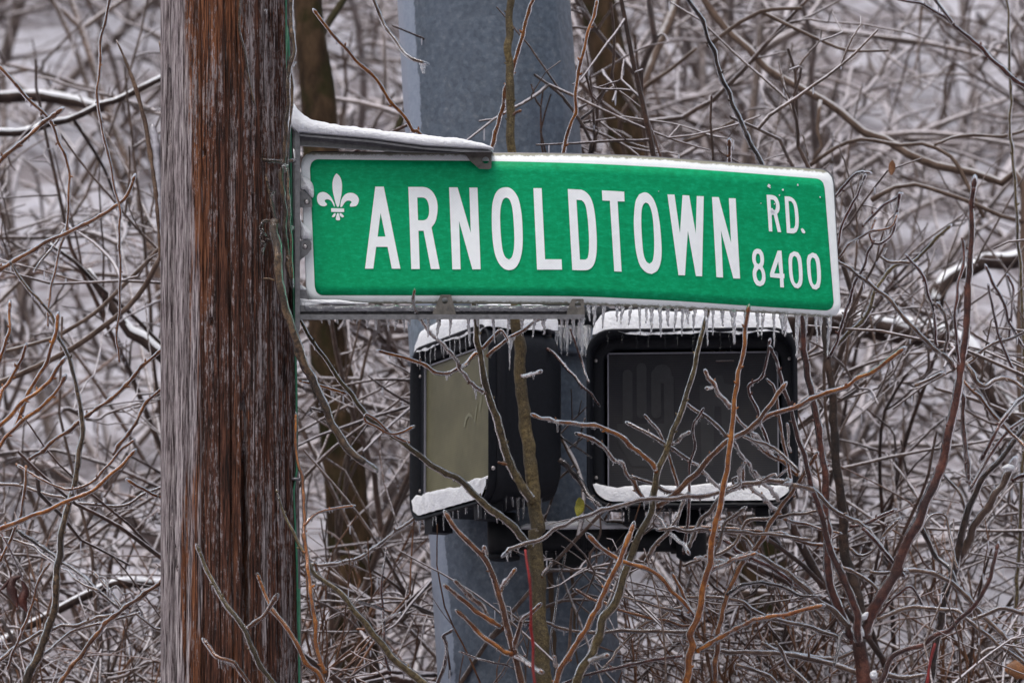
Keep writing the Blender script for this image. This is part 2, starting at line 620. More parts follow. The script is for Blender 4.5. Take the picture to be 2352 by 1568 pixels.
xs = np.concatenate([np.linspace(-60, -9, 18), np.linspace(-8, 8, 81), np.linspace(9, 60, 18)])
ys = np.concatenate([np.linspace(-25, 9, 18), np.linspace(9.4, 34, 124), np.linspace(35, 90, 30)])
V = [(x, y, hz(x, y)) for y in ys for x in xs]
nx = len(xs)
F = np.array([(j * nx + i, j * nx + i + 1, (j + 1) * nx + i + 1, (j + 1) * nx + i) for j in range(len(ys) - 1) for i in range(nx - 1)])
g = link('hillside_ground', mesh('hillside_ground', V, F), None, M['ground'])
g['kind'] = 'structure'


# ------------------------------------------------------------------ shared pieces: icicles, ice shells, snow
def icicle_mesh(seed):
    rg = np.random.default_rng(seed)
    n = 15
    t = np.linspace(0, 1, n)
    r = 0.5 * (1 - t) ** 0.55 * (1 + 0.16 * np.sin(t * 34 + rg.uniform(0, 6)) + 0.1 * rg.normal(size=n)) * 0.115
    r[0] *= 1.5
    r[-1] = 0.012
    r[-2] = 0.026
    P = np.stack([0.02 * np.cumsum(rg.normal(size=n)) * 0.4, 0.02 * np.cumsum(rg.normal(size=n)) * 0.4, -t], axis=1)
    V, F = tube(P, r, 8)
    return mesh('icicle', V, F)


ICM = []
for s_ in range(7):
    me = icicle_mesh(40 + s_)
    me.materials.append(M['icicle'])
    ICM.append(me)


def icicle(p, length, parent, thick=1.0, base=None):
    o = bpy.data.objects.new('icicle', random.choice(ICM))
    COL.objects.link(o)
    o.parent = parent
    b = Vector(base) if base is not None else parent.location
    o.location = Vector(p) - b
    w = (0.055 + 0.35 * length) * thick * random.choice((.75, .9, 1.0, 1.15, 1.3))
    length = length * .9
    o.scale = (w, w, length)
    o.rotation_euler = (random.uniform(-.05, .05), random.uniform(-.05, .05), random.uniform(0, 6))
    return o


def snow_strip(name, top, bot, y0, y1, parent, nsec=9, amp=0.0015):
    """snow lying along a ledge: top and bot are lists of world points (x,z at Y given by photo); section is rounded from y0 to y1"""
    top = np.array(top)
    bot = np.array(bot)
    n = len(top)
    V = []
    for i in range(n):
        for j in range(nsec):
            a = math.pi * j / (nsec - 1)
            w = 0.5 * (y0 + y1) - 0.5 * (y1 - y0) * math.cos(a)
            h = math.sin(a) ** 0.45
            x = top[i, 0] * h + bot[i, 0] * (1 - h)
            z = top[i, 1] * h + bot[i, 1] * (1 - h)
            q = mnoise.noise(Vector((x * 70, w * 70, z * 70))) * amp * 2 + mnoise.noise(Vector((x * 23, w * 23, 5))) * amp
            V.append((x, w + q, z + q * h))
    F = [(i * nsec + j, (i + 1) * nsec + j, (i + 1) * nsec + j + 1, i * nsec + j + 1) for i in range(n - 1) for j in range(nsec - 1)]
    F += [tuple(range(nsec)), tuple((n - 1) * nsec + j for j in reversed(range(nsec)))]
    F += [(i * nsec, i * nsec + nsec - 1, (i + 1) * nsec + nsec - 1, (i + 1) * nsec) for i in range(n - 1)]
    o = link(name, mesh(name, V, F), parent, M['snow'])
    return local(o, parent)


# ------------------------------------------------------------------ wooden utility pole
def build_wood_pole():
    Yp = 9.03
    c0, c1 = at(516, 0, Yp), at(529, 1568, Yp)
    s0, s1 = 302 * mpp(Yp) / 2, 320 * mpp(Yp) / 2
    dz = c0.z - c1.z
    ax = lambda z: (c1.x + (c0.x - c1.x) * (z - c1.z) / dz)
    rad = lambda z: s1 + (s0 - s1) * (z - c1.z) / dz
    base = Vector((ax(0), Yp, 0))
    t = root('utility_pole', base, 'weathered brown wooden utility pole, thickest post, with vertical cracks and a grey frosted left side', 'utility pole')
    zs = np.concatenate([np.linspace(-0.3, 2.1, 40), np.linspace(2.12, 4.3, 330), np.linspace(4.35, 8.5, 50)])
    nt_ = 720
    th = np.arange(nt_) * 2 * math.pi / nt_
    rg = np.random.default_rng(3)
    D = np.zeros((len(zs), nt_))
    # long drying cracks
    for k in range(420):
        t0 = rg.uniform(0, 2 * math.pi)
        z0 = rg.uniform(-0.2, 8)
        L = rg.uniform(0.3, 1.6)
        w = rg.uniform(0.005, 0.013)
        d = rg.uniform(0.003, 0.013)
        if k < 2:
            pass
        tt = t0 + 0.012 * np.sin(zs * rg.uniform(1, 4) + rg.uniform(0, 6)) + 0.006 * np.sin(zs * 14 + rg.uniform(0, 6))
        env = np.clip(1 - np.abs((zs - z0) / L) ** 3, 0, 1)
        dd = (th[None, :] - tt[:, None] + math.pi) % (2 * math.pi) - math.pi
        D -= d * env[:, None] * np.exp(-(dd / w) ** 2)
    # the deep black split right of the middle, and the broken piece at the left
    R0 = s0

    def ang(px, py):
        q = at(px, py, Yp)
        return (math.asin(max(-1, min(1, (q.x - ax(q.z)) / rad(q.z)))) - math.pi / 2) % (2 * math.pi), q.z
    for (px, py, py2, w, d) in ((573, 1030, 1480, 0.045, 0.040), (570, 940, 1010, .03, .02), (575, 1180, 1260, 0.045, 0.03), (393, 190, 330, 0.03, 0.018), (437, 480, 1290, 0.02, 0.010), (408, 1270, 1300, .03, .015), (400, 1195, 1240, .025, .015)):
        a0, z0 = ang(px, py)
        a1, z1 = ang(px + 4, py2)
        zc, L = (z0 + z1) / 2, abs(z1 - z0) / 2 + 0.02
        env = np.clip(1 - np.abs((zs - zc) / L) ** 4, 0, 1)
        tt = a0 + (a1 - a0) * (zs - z0) / (z1 - z0 + 1e-6) + 0.010 * np.sin(zs * 16)
        dd = (th[None, :] - tt[:, None] + math.pi) % (2 * math.pi) - math.pi
        D -= d * env[:, None] * np.exp(-(dd / w) ** 4)
    for (px, py) in ((400, 762), (495, 762), (566, 952), (392, 490), (410, 1275), (478, 380)):
        a0, z0 = ang(px, py)
        dd = (th[None, :] - a0 + math.pi) % (2 * math.pi) - math.pi
        D -= 0.012 * np.exp(-(dd / 0.03) ** 4) * np.exp(-((zs[:, None] - z0) / 0.008) ** 4)
    ridg = rg.normal(size=nt_)
    ridg = np.convolve(np.concatenate([ridg, ridg[:6]]), np.ones(3) / 3, 'same')[:nt_]
    slow = np.sin(th * 3 + 1) * 0.0016 + np.sin(th * 5 + 2.2) * 0.0012
    D += ridg[None, :] * 0.0006 + slow[None, :]
    V = []
    for i, z in enumerate(zs):
        r = rad(z) + D[i]
        V.append(np.stack([ax(z) - base.x + r * np.cos(th), r * np.sin(th), np.full(nt_, z)], axis=1))
    V = np.concatenate(V)
    i = np.arange(len(zs) - 1)[:, None] * nt_
    j = np.arange(nt_)[None, :]
    j2 = (j + 1) % nt_
    F = np.stack([i + j, i + j2, i + nt_ + j2, i + nt_ + j], axis=-1).reshape(-1, 4)
    link('pole_shaft', mesh('pole_shaft', V, F), t, M['wood'])

    # grey splinter standing off the left edge
    pts = [(267, 92, 1.5), (283, 127, 3), (300, 170, 4), (314, 210, 5), (326, 255, 5), (335, 290, 5.5), (344, 350, 5.5), (352, 400, 5.5), (359, 450, 5), (364, 520, 4), (367, 600, 3)]
    P = np.array([tuple(at(a, b, Yp - 0.02)) + (w * mpp(Yp),) for a, b, w in pts])
    Q = catmull(P, 0.01)
    V, F = tube(Q[:, :3], Q[:, 3] * (1 + 0.15 * np.random.default_rng(1).normal(size=len(Q))), 6)
    local(link('splinter', mesh('splinter', V, F), t, M['gray']), t)
    # frozen wedge between splinter and pole
    pts = [(352, 283, 1), (350, 292, 7), (354, 310, 11), (358, 335, 10), (361, 370, 8), (364, 420, 9), (368, 470, 10), (371, 520, 8), (372, 580, 5), (372, 640, 2)]
    P = np.array([tuple(at(a, b, Yp - 0.015)) + (w * mpp(Yp),) for a, b, w in pts])
    Q = catmull(P, 0.01)
    V, F = tube(Q[:, :3], Q[:, 3] * (1 + 0.12 * np.random.default_rng(2).normal(size=len(Q))), 8)
    local(link('ice_sheet', mesh('ice_sheet', V, F), t, simple('frosted_ice', (0.36, 0.35, 0.40), 0.35, 0, 0.8, 60, 0.4, 0.6)), t)
    # second thin loose strip high on the left edge
    mb = MB()
    P = np.array([tuple(at(a, b, Yp - 0.02)) + (2.2 * mpp(Yp),) for a, b in [(366, 95), (371, 130), (374, 180), (372, 230), (372, 285)]])
    Q = catmull(P, 0.01)
    mb.tube(Q[:, :3], Q[:, 3], 6)
    local(mb.build('splinter', M['gray'], t), t)

    # green wire stapled down the right flank
    wt = [(657, 0), (661, 60), (665, 150), (664, 230), (668, 300), (669, 400), (671, 520), (674, 640), (677, 760), (681, 900), (681, 1040), (682, 1080), (675, 1122), (678, 1200), (682, 1290), (684, 1400), (686, 1480), (687, 1568)]
    P = [at(a, b, Yp - 0.045) for a, b in wt]
    P = [Vector((P[0].x, P[0].y, 6.5))] + P + [Vector((P[-1].x + .01, P[-1].y, 0.02))]
    w = root('ground_wire', base, 'thin green insulated wire running down the right edge of the wooden pole', 'wire')
    mb = MB()
    Q = catmull(np.array([tuple(p) for p in P]), 0.02)
    mb.tube(Q, np.full(len(Q), 0.0023), 8)
    local(mb.build('wire_strand', M['wire'], w), w)
    for (a, b) in ((668, 285), (680, 1100)):
        mb = MB()
        p = at(a, b, Yp - 0.047)
        mb.box(p, (0.018, 0.012, 0.005))
        local(mb.build('staple', M['alu'], w), w)
    return t, base, Yp


POLE, PBASE, YP = build_wood_pole()


# ------------------------------------------------------------------ galvanised signal pole
def build_metal_pole():
    Ym = 10.35
    k = mpp(Ym)
    cT, cB = at((909 + 1312) / 2, 0, Ym), at((1007 + 1427) / 2, 1568, Ym)
    rT, rB = (1312 - 909) / 2 * k, (1427 - 1007) / 2 * k
    dz = cT.z - cB.z
    slope = (cT.x - cB.x) / dz
    base = Vector((cB.x - slope * cB.z, Ym, 0))
    t = root('signal_pole', base, 'wide tapered grey galvanised steel pole behind the street sign, leaning slightly left', 'metal pole')
    zs = np.linspace(0, 8.5, 120)
    n = 96
    V, A = [], []
    for z in zs:
        r = rB + (rT - rB) * (z - cB.z) / dz
        cx = slope * z
        for q in range(n):
            a = 2 * math.pi * q / n
            # twelve soft facets
            f = math.pi / 6
            aa = ((a + 0.12) % f) - f / 2
            rr = r * (0.35 + 0.65 * math.cos(f / 2) / math.cos(aa) * 1.01)
            V.append((cx + rr * math.cos(a), rr * math.sin(a), z))
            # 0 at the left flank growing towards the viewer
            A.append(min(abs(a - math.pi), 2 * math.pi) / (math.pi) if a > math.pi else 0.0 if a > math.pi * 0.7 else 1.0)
    i = np.arange(len(zs) - 1)[:, None] * n
    j = np.arange(n)[None, :]
    j2 = (j + 1) % n
    F = np.stack([i + j, i + j2, i + n + j2, i + n + j], axis=-1).reshape(-1, 4)
    me = mesh('pole_shaft', V, F)
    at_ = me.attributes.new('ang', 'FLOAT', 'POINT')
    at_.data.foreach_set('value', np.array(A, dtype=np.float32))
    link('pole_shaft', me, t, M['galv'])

    def axis(py):
        f = py / 1568.0
        return cT.lerp(cB, f), rT + (rB - rT) * f
    # clamp band high up, with a curtain of small icicles
    mb = MB()
    pa, ra = axis(752)
    pb, rb = axis(846)
    th = [2 * math.pi * q / 48 for q in range(48)]
    rings = []
    prof = [(0, 0.004), (0, 0.02), (0.86, 0.02), (0.88, 0.026), (1, 0.026), (1, 0.004)]
    Vv = []
    for f, e in prof:
        c = pa.lerp(pb, f)
        for a in th:
            Vv.append((c.x + (ra + e) * math.cos(a), c.y + (ra + e) * math.sin(a), c.z))
    Ff = [(i * 48 + q, i * 48 + (q + 1) % 48, (i + 1) * 48 + (q + 1) % 48, (i + 1) * 48 + q) for i in range(len(prof) - 1) for q in range(48)]
    mb.add(Vv, Ff)
    local(mb.build('clamp_band', M['galv2'], t), t)
    # rusty cable cover and stains under the bracket
    mb = MB()
    for (px, w_) in ((1262, 14), (1312, 8)):
        pts = [at(px + (py - 1290) * 0.06 + 2 * math.sin(py * .1), py, Ym - 0.208) for py in range(1285, 1568, 30)]
        Vv = []
        for i, p in enumerate(pts):
            hw = w_ * k / 2 * (1 - 0.6 * i / len(pts))
            Vv += [(p.x - hw, p.y + .001, p.z), (p.x, p.y - .002, p.z), (p.x + hw, p.y + .001, p.z)]
        mb.add(Vv, [(i * 3 + q, i * 3 + q + 1, i * 3 + q + 4, i * 3 + q + 3) for i in range(len(pts) - 1) for q in range(2)])
    local(mb.build('rust_streak', M['rust'], t), t)
    return t, axis, Ym


MPOLE, MAXIS, YM = build_metal_pole()


# ------------------------------------------------------------------ street sign
def interp(tab):
    xs_ = [a for a, b in tab]
    ys_ = [b for a, b in tab]
    return lambda x: float(np.interp(x, xs_, ys_))


def sy(px):
    """depth of the sign sheet: flat, then bent away from the bracket end on"""
    t = max(0.0, (px - 1180) / 750.0)
    return 9.0 + 0.19 * (t ** 1.45)


def son(px, py, off=0.0):
    return at(px, py, sy(px) - off)


SB = at(683, 540, 9.0)
SIGN = root('street_sign', SB, 'green street name sign with white letters ARNOLDTOWN RD 8400, bent at its right end', 'street sign')


def smooth_tab(tab, n=200):
    x = np.linspace(tab[0][0], tab[-1][0], n)
    y = np.interp(x, [a for a, _ in tab], [b for _, b in tab])
    k = np.ones(21) / 21
    yp = np.concatenate([np.full(10, y[0]), y, np.full(10, y[-1])])
    # keep slope at the ends
    yp[:10] = y[0] + (y[0] - y[10]) / 10 * np.arange(10, 0, -1)
    yp[-10:] = y[-1] + (y[-1] - y[-11]) / 10 * np.arange(1, 11)
    ys_ = np.convolve(yp, k, 'valid')
    return lambda v: float(np.interp(v, x, ys_))


TO = smooth_tab([(680, 349.5), (1064, 352), (1284, 353), (1450, 358), (1568, 366), (1735, 379.5), (1868, 388.5), (1940, 394)])
BO = smooth_tab([(680, 698), (1050, 697), (1350, 700), (1568, 709), (1735, 717.5), (1901, 728.5), (1940, 731)])
TG = smooth_tab([(700, 365.5), (876, 367.8), (1078, 369.4), (1200, 371.5), (1350, 375.5), (1568, 386.7), (1735, 399), (1881, 410.7), (1925, 414)])
BG = smooth_tab([(700, 678), (1100, 678.5), (1334, 680), (1568, 691.5), (1735, 703.5), (1905, 713.5), (1925, 715)])


def sheet(name, T, B, L, Rr, rad, y_front, y_back, m, nxs=150, nys=14):
    """rounded sheet; L/R: (x at top, x at bottom); y_front/back offsets towards the viewer"""
    V, UV = [], []
    us = np.concatenate([np.linspace(0, 0.03, 12)[:-1], np.linspace(0.03, 0.97, nxs), np.linspace(0.97, 1, 12)[1:]])
    for off in (y_front, y_back):
        for u in us:
            wpx = Rr[0] - L[0]
            dx = min(u, 1 - u) * wpx
            cut = rad - math.sqrt(max(0, rad * rad - (rad - dx) ** 2)) if dx < rad else 0
            for j in range(nys + 1):
                v = j / nys
                xl = L[0] + (L[1] - L[0]) * v
                xr = Rr[0] + (Rr[1] - Rr[0]) * v
                px = xl + (xr - xl) * u
                t, b = T(px) + cut, B(px) - cut
                py = t + (b - t) * v
                V.append(son(px, py, off))
                UV.append((u, (py - T(px)) / (B(px) - T(px))))
    n, k = len(us), nys + 1
    F = []
    for i in range(n - 1):
        for j in range(nys):
            a = i * k + j
            F.append((a, a + 1, a + k + 1, a + k))
            c = n * k + a
            F.append((c, c + k, c + k + 1, c + 1))
        F.append((i * k, (i + 1) * k, n * k + (i + 1) * k, n * k + i * k))
        F.append((i * k + nys, n * k + i * k + nys, n * k + (i + 1) * k + nys, (i + 1) * k + nys))
    for j in range(nys):
        F.append((j, n * k + j, n * k + j + 1, j + 1))
        a = (n - 1) * k + j
        F.append((a, a + 1, n * k + a + 1, n * k + a))
    me = mesh(name, [tuple(v) for v in V], F, False)
    uvl = me.uv_layers.new(name='uv')
    li = np.zeros(len(me.loops), dtype=np.int32)
    me.loops.foreach_get('vertex_index', li)
    uvl.data.foreach_set('uv', np.array(UV, dtype=np.float32)[li].ravel())
    sm = np.zeros(len(me.polygons), dtype=bool)
    nf = 4
    nor = np.zeros(len(me.polygons) * 3, dtype=np.float32)
    me.polygons.foreach_get('normal', nor)
    sm = np.abs(nor.reshape(-1, 3)[:, 1]) > 0.6
    me.polygons.foreach_set('use_smooth', sm)
    return local(link(name, me, SIGN, m), SIGN)


sheet('sign_panel', TO, BO, (691, 703), (1914, 1931), 30, 0.0, -0.004, M['signwhite'])
sheet('green_field', TG, BG, (712, 723), (1894, 1915), 20, 0.0009, 0.0001, M['signgreen'])
# the aluminium blank behind, seen as a dark rim along the top
sheet('backing_sheet', lambda x: TO(x) - 2.2, lambda x: BO(x) - 4, (694, 704), (1917, 1930), 30, -0.006, -0.009, M['alu'])


def corner_spline(pts, closed_corner=38):
    P = [Vector(p) for p in pts]
    n = len(P)
    corners = []
    for i in range(n):
        a = (P[i] - P[i - 1])
        b = (P[(i + 1) % n] - P[i])
        an = abs(a.angle(b))
        if an > R(closed_corner):
            corners.append(i)
    out = []
    if not corners:
        Q = np.array([tuple(P[i % n]) for i in range(-2, n + 3)])
        for i in range(2, 2 + n):
            p0, p1, p2, p3 = Q[i - 1], Q[i], Q[i + 1], Q[i + 2]
            for a in range(5):
                t = a / 5
                out.append(0.5 * ((2 * p1) + (-p0 + p2) * t + (2 * p0 - 5 * p1 + 4 * p2 - p3) * t * t + (-p0 + 3 * p1 - 3 * p2 + p3) * t ** 3))
        return [tuple(o) for o in out]
    for c, i0 in enumerate(corners):
        i1 = corners[(c + 1) % len(corners)]
        if i1 <= i0:
            i1 += n
        seg = [tuple(P[i % n]) for i in range(i0, i1 + 1)]
        if len(seg) == 2:
            out.append(seg[0])
        else:
            A = np.array(seg)
            Q = np.vstack([2 * A[0] - A[1], A, 2 * A[-1] - A[-2]])
            for i in range(1, len(Q) - 2):
                p0, p1, p2, p3 = Q[i - 1], Q[i], Q[i + 1], Q[i + 2]
                L = np.linalg.norm(p2 - p1)
                # straight run next to a curve stays straight
                m1, m2 = (p2 - p0) / 2, (p3 - p1) / 2
                m1 = m1 / (np.linalg.norm(m1) + 1e-9) * L
                m2 = m2 / (np.linalg.norm(m2) + 1e-9) * L
                if i == 1:
                    m1 = p2 - p1
                    if L > 1.6 * np.linalg.norm(p3 - p2):
                        m2 = p2 - p1
                if i == len(Q) - 3:
                    m2 = p2 - p1
                k = 5
                for a in range(k):
                    t = a / k
                    h = ((2 * t ** 3 - 3 * t * t + 1) * p1 + (t ** 3 - 2 * t * t + t) * m1 + (-2 * t ** 3 + 3 * t * t) * p2 + (t ** 3 - t * t) * m2)
                    out.append(tuple(h))
    return out


def flat_glyph(name, loops, tr, m, parent, off=0.0024, thick=0.0013, spl=True, place=None):
    place = place or son
    LL = []
    for lp in loops:
        q = corner_spline(lp) if spl else [tuple(p) for p in lp]
        LL.append([tr(*p) for p in q])
    polys = [[Vector((a, b, 0)) for a, b in lp] for lp in LL]
    tris = tessellate_polygon(polys)
    flatp = [p for lp in LL for p in lp]
    n = len(flatp)
    V = [place(a, b, off) for a, b in flatp] + [place(a, b, off - thick) for a, b in flatp]
    F = []
    for t in tris:
        a, b, c = (V[i] for i in t)
        nn = (b - a).cross(c - a)
        F.append(tuple(t) if nn.y < 0 else tuple(reversed(t)))
    s = 0
    for lp in LL:
        k = len(lp)
        for i in range(k):
            F.append((s + i, s + (i + 1) % k, n + s + (i + 1) % k, n + s + i))
        s += k
    me = mesh(name, [tuple(v) for v in V], F, False)
    uvl = me.uv_layers.new(name='uv')
    return local(link(name, me, parent, m), parent)


trA = lambda x, y: (686 + x * .1668, 330.75 + y * .1668)
trB = lambda x, y: (1078 + x * .1668, 392 + y * .1668)
trC = lambda x, y: (1470 + x * .2086, 392 + y * .2086)
trI = lambda x, y: (x, y)
tr4 = lambda x, y: (661.5 + x * .2083, 232.75 + y * .2083)
tr5 = lambda x, y: (588 + x * .2735, 343 + y * .2735)
crops = {'T': 0.0, 'M': 522.5, 'B': 1044.9}
GL = [
    ('fleur_de_lis_petal', trA, [[(521, 405), (560, 440), (585, 490), (597, 560), (595, 640), (588, 700), (572, 780), (560, 840), (552, 862), (540, 868), (528, 862), (510, 820), (490, 740), (474, 670), (466, 600), (467, 530), (480, 470), (500, 430)]]),
    ('fleur_de_lis_petal', trA, [[(500, 864), (488, 860), (478, 840), (455, 795), (425, 770), (390, 762), (365, 770), (357, 787), (370, 805), (390, 825), (385, 845), (365, 855), (330, 857), (295, 845), (268, 815), (253, 770), (253, 730), (265, 695), (290, 672), (325, 662), (365, 667), (405, 690), (440, 725), (470, 775), (490, 820)]]),
    ('fleur_de_lis_petal', trA, [[(573, 862), (580, 800), (600, 745), (630, 705), (670, 680), (720, 673), (765, 683), (805, 712), (828, 755), (828, 790), (812, 830), (790, 855), (750, 862), (712, 864), (703, 845), (715, 820), (730, 805), (722, 790), (695, 780), (660, 785), (630, 812), (610, 845), (595, 866), (580, 870)]]),
    ('fleur_de_lis_band', trA, [[(447, 885), (625, 888), (626, 938), (450, 936)]]),
    ('fleur_de_lis_foot', trA, [[(530, 952), (548, 952), (560, 985), (570, 1030), (568, 1048), (542, 1052), (516, 1046), (512, 1025), (520, 985)]]),
    ('fleur_de_lis_foot', trA, [[(490, 955), (508, 952), (508, 975), (495, 1000), (475, 1010), (456, 1003), (470, 978)]]),
    ('fleur_de_lis_foot', trA, [[(563, 952), (582, 952), (608, 975), (626, 998), (605, 1014), (582, 1000), (565, 978)]]),
    ('letter', trA, [[(1055, 588), (1172, 588), (1401, 1716), (1283, 1716), (1224, 1416), (1067, 1416), (1028, 1716), (914, 1716)], [(1128, 950), (1195, 1275), (1087, 1275)]]),
    ('letter', trA, [[(1510, 592), (1690, 592), (1755, 600), (1815, 632), (1865, 690), (1900, 770), (1914, 870), (1905, 980), (1880, 1075), (1830, 1150), (1942, 1721), (1822, 1721), (1720, 1195), (1650, 1195), (1667, 1721), (1551, 1721)], [(1633, 738), (1710, 738), (1755, 760), (1785, 820), (1796, 900), (1790, 980), (1765, 1030), (1725, 1050), (1644, 1050)]]),
    ('letter', trI, [[(1031.6, 430.5), (1051, 430.5), (1081.3, 534.6), (1078, 431), (1096.7, 431), (1104, 618.5), (1085, 618.5), (1054.3, 507.5), (1058, 618.5), (1039, 618.5)]]),
    ('letter', trB, [[(500, 230), (560, 240), (620, 290), (670, 370), (700, 480), (722, 620), (733, 800), (735, 1000), (720, 1140), (685, 1260), (630, 1340), (555, 1368), (480, 1350), (410, 1280), (360, 1170), (332, 1040), (316, 880), (309, 700), (312, 520), (330, 400), (370, 300), (430, 245)], [(505, 370), (545, 390), (575, 450), (595, 540), (608, 680), (618, 850), (620, 980), (610, 1100), (585, 1190), (545, 1224), (500, 1195), (465, 1120), (445, 1000), (432, 850), (424, 680), (428, 540), (445, 450), (470, 392)]]),
    ('letter', trB, [[(882, 242), (996, 242), (1043, 1220), (1270, 1220), (1277, 1362), (933, 1362)]]),
    ('letter', trB, [[(1355, 253), (1530, 262), (1590, 285), (1650, 340), (1690, 420), (1720, 540), (1740, 700), (1754, 900), (1756, 1050), (1745, 1180), (1715, 1290), (1665, 1350), (1600, 1370), (1418, 1367)], [(1475, 402), (1545, 407), (1580, 440), (1605, 500), (1625, 620), (1640, 780), (1648, 950), (1645, 1120), (1630, 1200), (1600, 1224), (1523, 1224)]]),
    ('letter', trB, [[(1825, 272), (2132, 290), (2138, 425), (2042, 424), (2097, 1390), (1996, 1386), (1935, 416), (1833, 412)]]),
    ('letter', trC, [[(45, 240), (90, 250), (140, 300), (180, 390), (205, 500), (225, 650), (236, 800), (238, 920), (225, 1020), (190, 1100), (130, 1137), (70, 1120), (10, 1060), (-24, 975), (-49, 848), (-66, 640), (-67, 512), (-48, 336), (-10, 262)], [(62, 350), (95, 370), (125, 440), (143, 540), (152, 680), (157, 820), (150, 940), (135, 1000), (105, 1025), (70, 1000), (42, 930), (28, 820), (18, 680), (14, 560), (18, 440), (35, 375)]]),
    ('letter', trC, [[(302, 262), (380, 264), (440, 690), (468, 270), (542, 274), (614, 692), (625, 280), (702, 282), (684, 1163), (616, 1160), (527, 660), (495, 1152), (424, 1150)]]),
    ('letter', trC, [[(793, 290), (868, 293), (1003, 795), (978, 303), (1053, 306), (1102, 1188), (1028, 1186), (892, 660), (915, 1176), (842, 1172)]]),
    ('letter', trC, [[(1393, 265), (1460, 270), (1500, 290), (1528, 340), (1538, 400), (1530, 450), (1510, 478), (1555, 678), (1517, 676), (1472, 488), (1450, 486), (1457, 670), (1420, 668)], [(1437, 318), (1470, 322), (1490, 350), (1497, 395), (1490, 430), (1475, 440), (1443, 438)]]),
    ('letter', trC, [[(1592, 283), (1650, 287), (1695, 315), (1725, 370), (1742, 460), (1748, 560), (1742, 630), (1722, 675), (1690, 690), (1617, 686)], [(1635, 333), (1665, 338), (1688, 370), (1702, 440), (1710, 540), (1708, 600), (1695, 633), (1655, 637)]]),
    ('full_stop', trC, [[(1770, 645), (1785, 632), (1806, 650), (1822, 680), (1808, 692), (1785, 682)]]),
    ('numeral', trC, [[(1298, 860), (1330, 870), (1355, 910), (1365, 970), (1362, 1025), (1350, 1055), (1370, 1100), (1380, 1150), (1380, 1210), (1360, 1255), (1325, 1272), (1285, 1262), (1255, 1215), (1242, 1150), (1243, 1100), (1257, 1050), (1240, 1000), (1236, 940), (1248, 890), (1270, 866)], [(1297, 910), (1315, 925), (1325, 970), (1322, 1010), (1305, 1030), (1282, 1015), (1274, 970), (1280, 925)], [(1308, 1080), (1328, 1095), (1342, 1140), (1340, 1195), (1322, 1220), (1298, 1205), (1284, 1165), (1284, 1115)]]),
    ('numeral', trC, [[(1515, 880), (1558, 880), (1577, 1135), (1590, 1135), (1590, 1185), (1580, 1185), (1585, 1285), (1545, 1283), (1540, 1184), (1435, 1172), (1432, 1130)], [(1522, 1000), (1538, 1132), (1478, 1130)]]),
    ('numeral', trC, [[(1695, 888), (1740, 900), (1770, 950), (1783, 1030), (1790, 1130), (1790, 1200), (1775, 1265), (1740, 1297), (1700, 1285), (1665, 1230), (1645, 1150), (1638, 1050), (1636, 970), (1650, 915)], [(1702, 938), (1725, 955), (1740, 1010), (1748, 1100), (1750, 1190), (1738, 1235), (1720, 1248), (1698, 1220), (1683, 1150), (1676, 1060), (1676, 980), (1685, 948)]]),
    ('numeral', trC, [[(1898, 902), (1940, 915), (1970, 965), (1985, 1045), (1992, 1140), (1990, 1215), (1975, 1285), (1940, 1310), (1900, 1298), (1868, 1240), (1848, 1150), (1840, 1060), (1837, 985), (1850, 930)], [(1903, 955), (1925, 970), (1940, 1020), (1948, 1110), (1950, 1200), (1940, 1245), (1920, 1260), (1900, 1235), (1885, 1160), (1878, 1070), (1878, 1000), (1888, 965)]]),
]
for nm, tr, loops in GL:
    flat_glyph(nm, loops, tr, M['legend'], SIGN)
# flecks of snow stuck to the sheeting at the right end
for (x, y, s_) in ((1418, 165, 20), (1432, 188, 9), (1574, 213, 14), (1535, 270, 11), (1737, 157, 13), (1982, 292, 10), (1332, 358, 5), (1480, 366, 8), (205, 228, 7), (1450, 430, 20), (1468, 440, 15)):
    k = random.randint(6, 8)
    lp = [(x + s_ * random.uniform(.5, 1.1) * math.cos(a * 2 * math.pi / k), y + 1.2 * s_ * random.uniform(.5, 1.1) * math.sin(a * 2 * math.pi / k)) for a in range(k)]
    flat_glyph('snow_fleck', [lp], trC, M['snow'], SIGN, 0.0045, 0.0035, False)


# bracket that carries the sign
def plate(name, pts, tr, Yf, th, m, hole=None, parent=SIGN):
    lp = [tr(*p) for p in pts]
    loops = [lp]
    if hole:
        hx, hy, hr = hole
        loops.append([tr(hx + hr * math.cos(a * math.pi / 8), hy + hr * math.sin(a * math.pi / 8)) for a in range(16)])
    return flat_glyph(name, loops, trI, m, parent, 9.0 - Yf, th, False, lambda a, b, o: at(a, b, 9.0 - o))


BR = root('sign_bracket', SB, 'cast grey bracket holding the green sign to the wooden pole, snow on its arm', 'bracket')
plate('mounting_bar', [(678, 272), (681, 267), (686, 267), (689, 272), (689, 755), (686, 763), (682, 764), (678, 758)], trI, 8.962, 0.02, M['alu'], parent=BR)
plate('back_plate', [(672, 300), (680, 280), (690, 300), (688, 740), (676, 745)], trI, 8.990, 0.02, M['alu'], parent=BR)
arm = MB()


def arm_poly(pts, tr, y0, y1):
    lp = [tr(*p) for p in pts]
    n = len(lp)
    V = [at(a, b, y0) for a, b in lp] + [at(a, b, y1) for a, b in lp]
    F = [tuple(range(n)), tuple(reversed(range(n, 2 * n)))] + [(i, (i + 1) % n, n + (i + 1) % n, n + i) for i in range(n)]
    arm.add([tuple(v) for v in V], F)


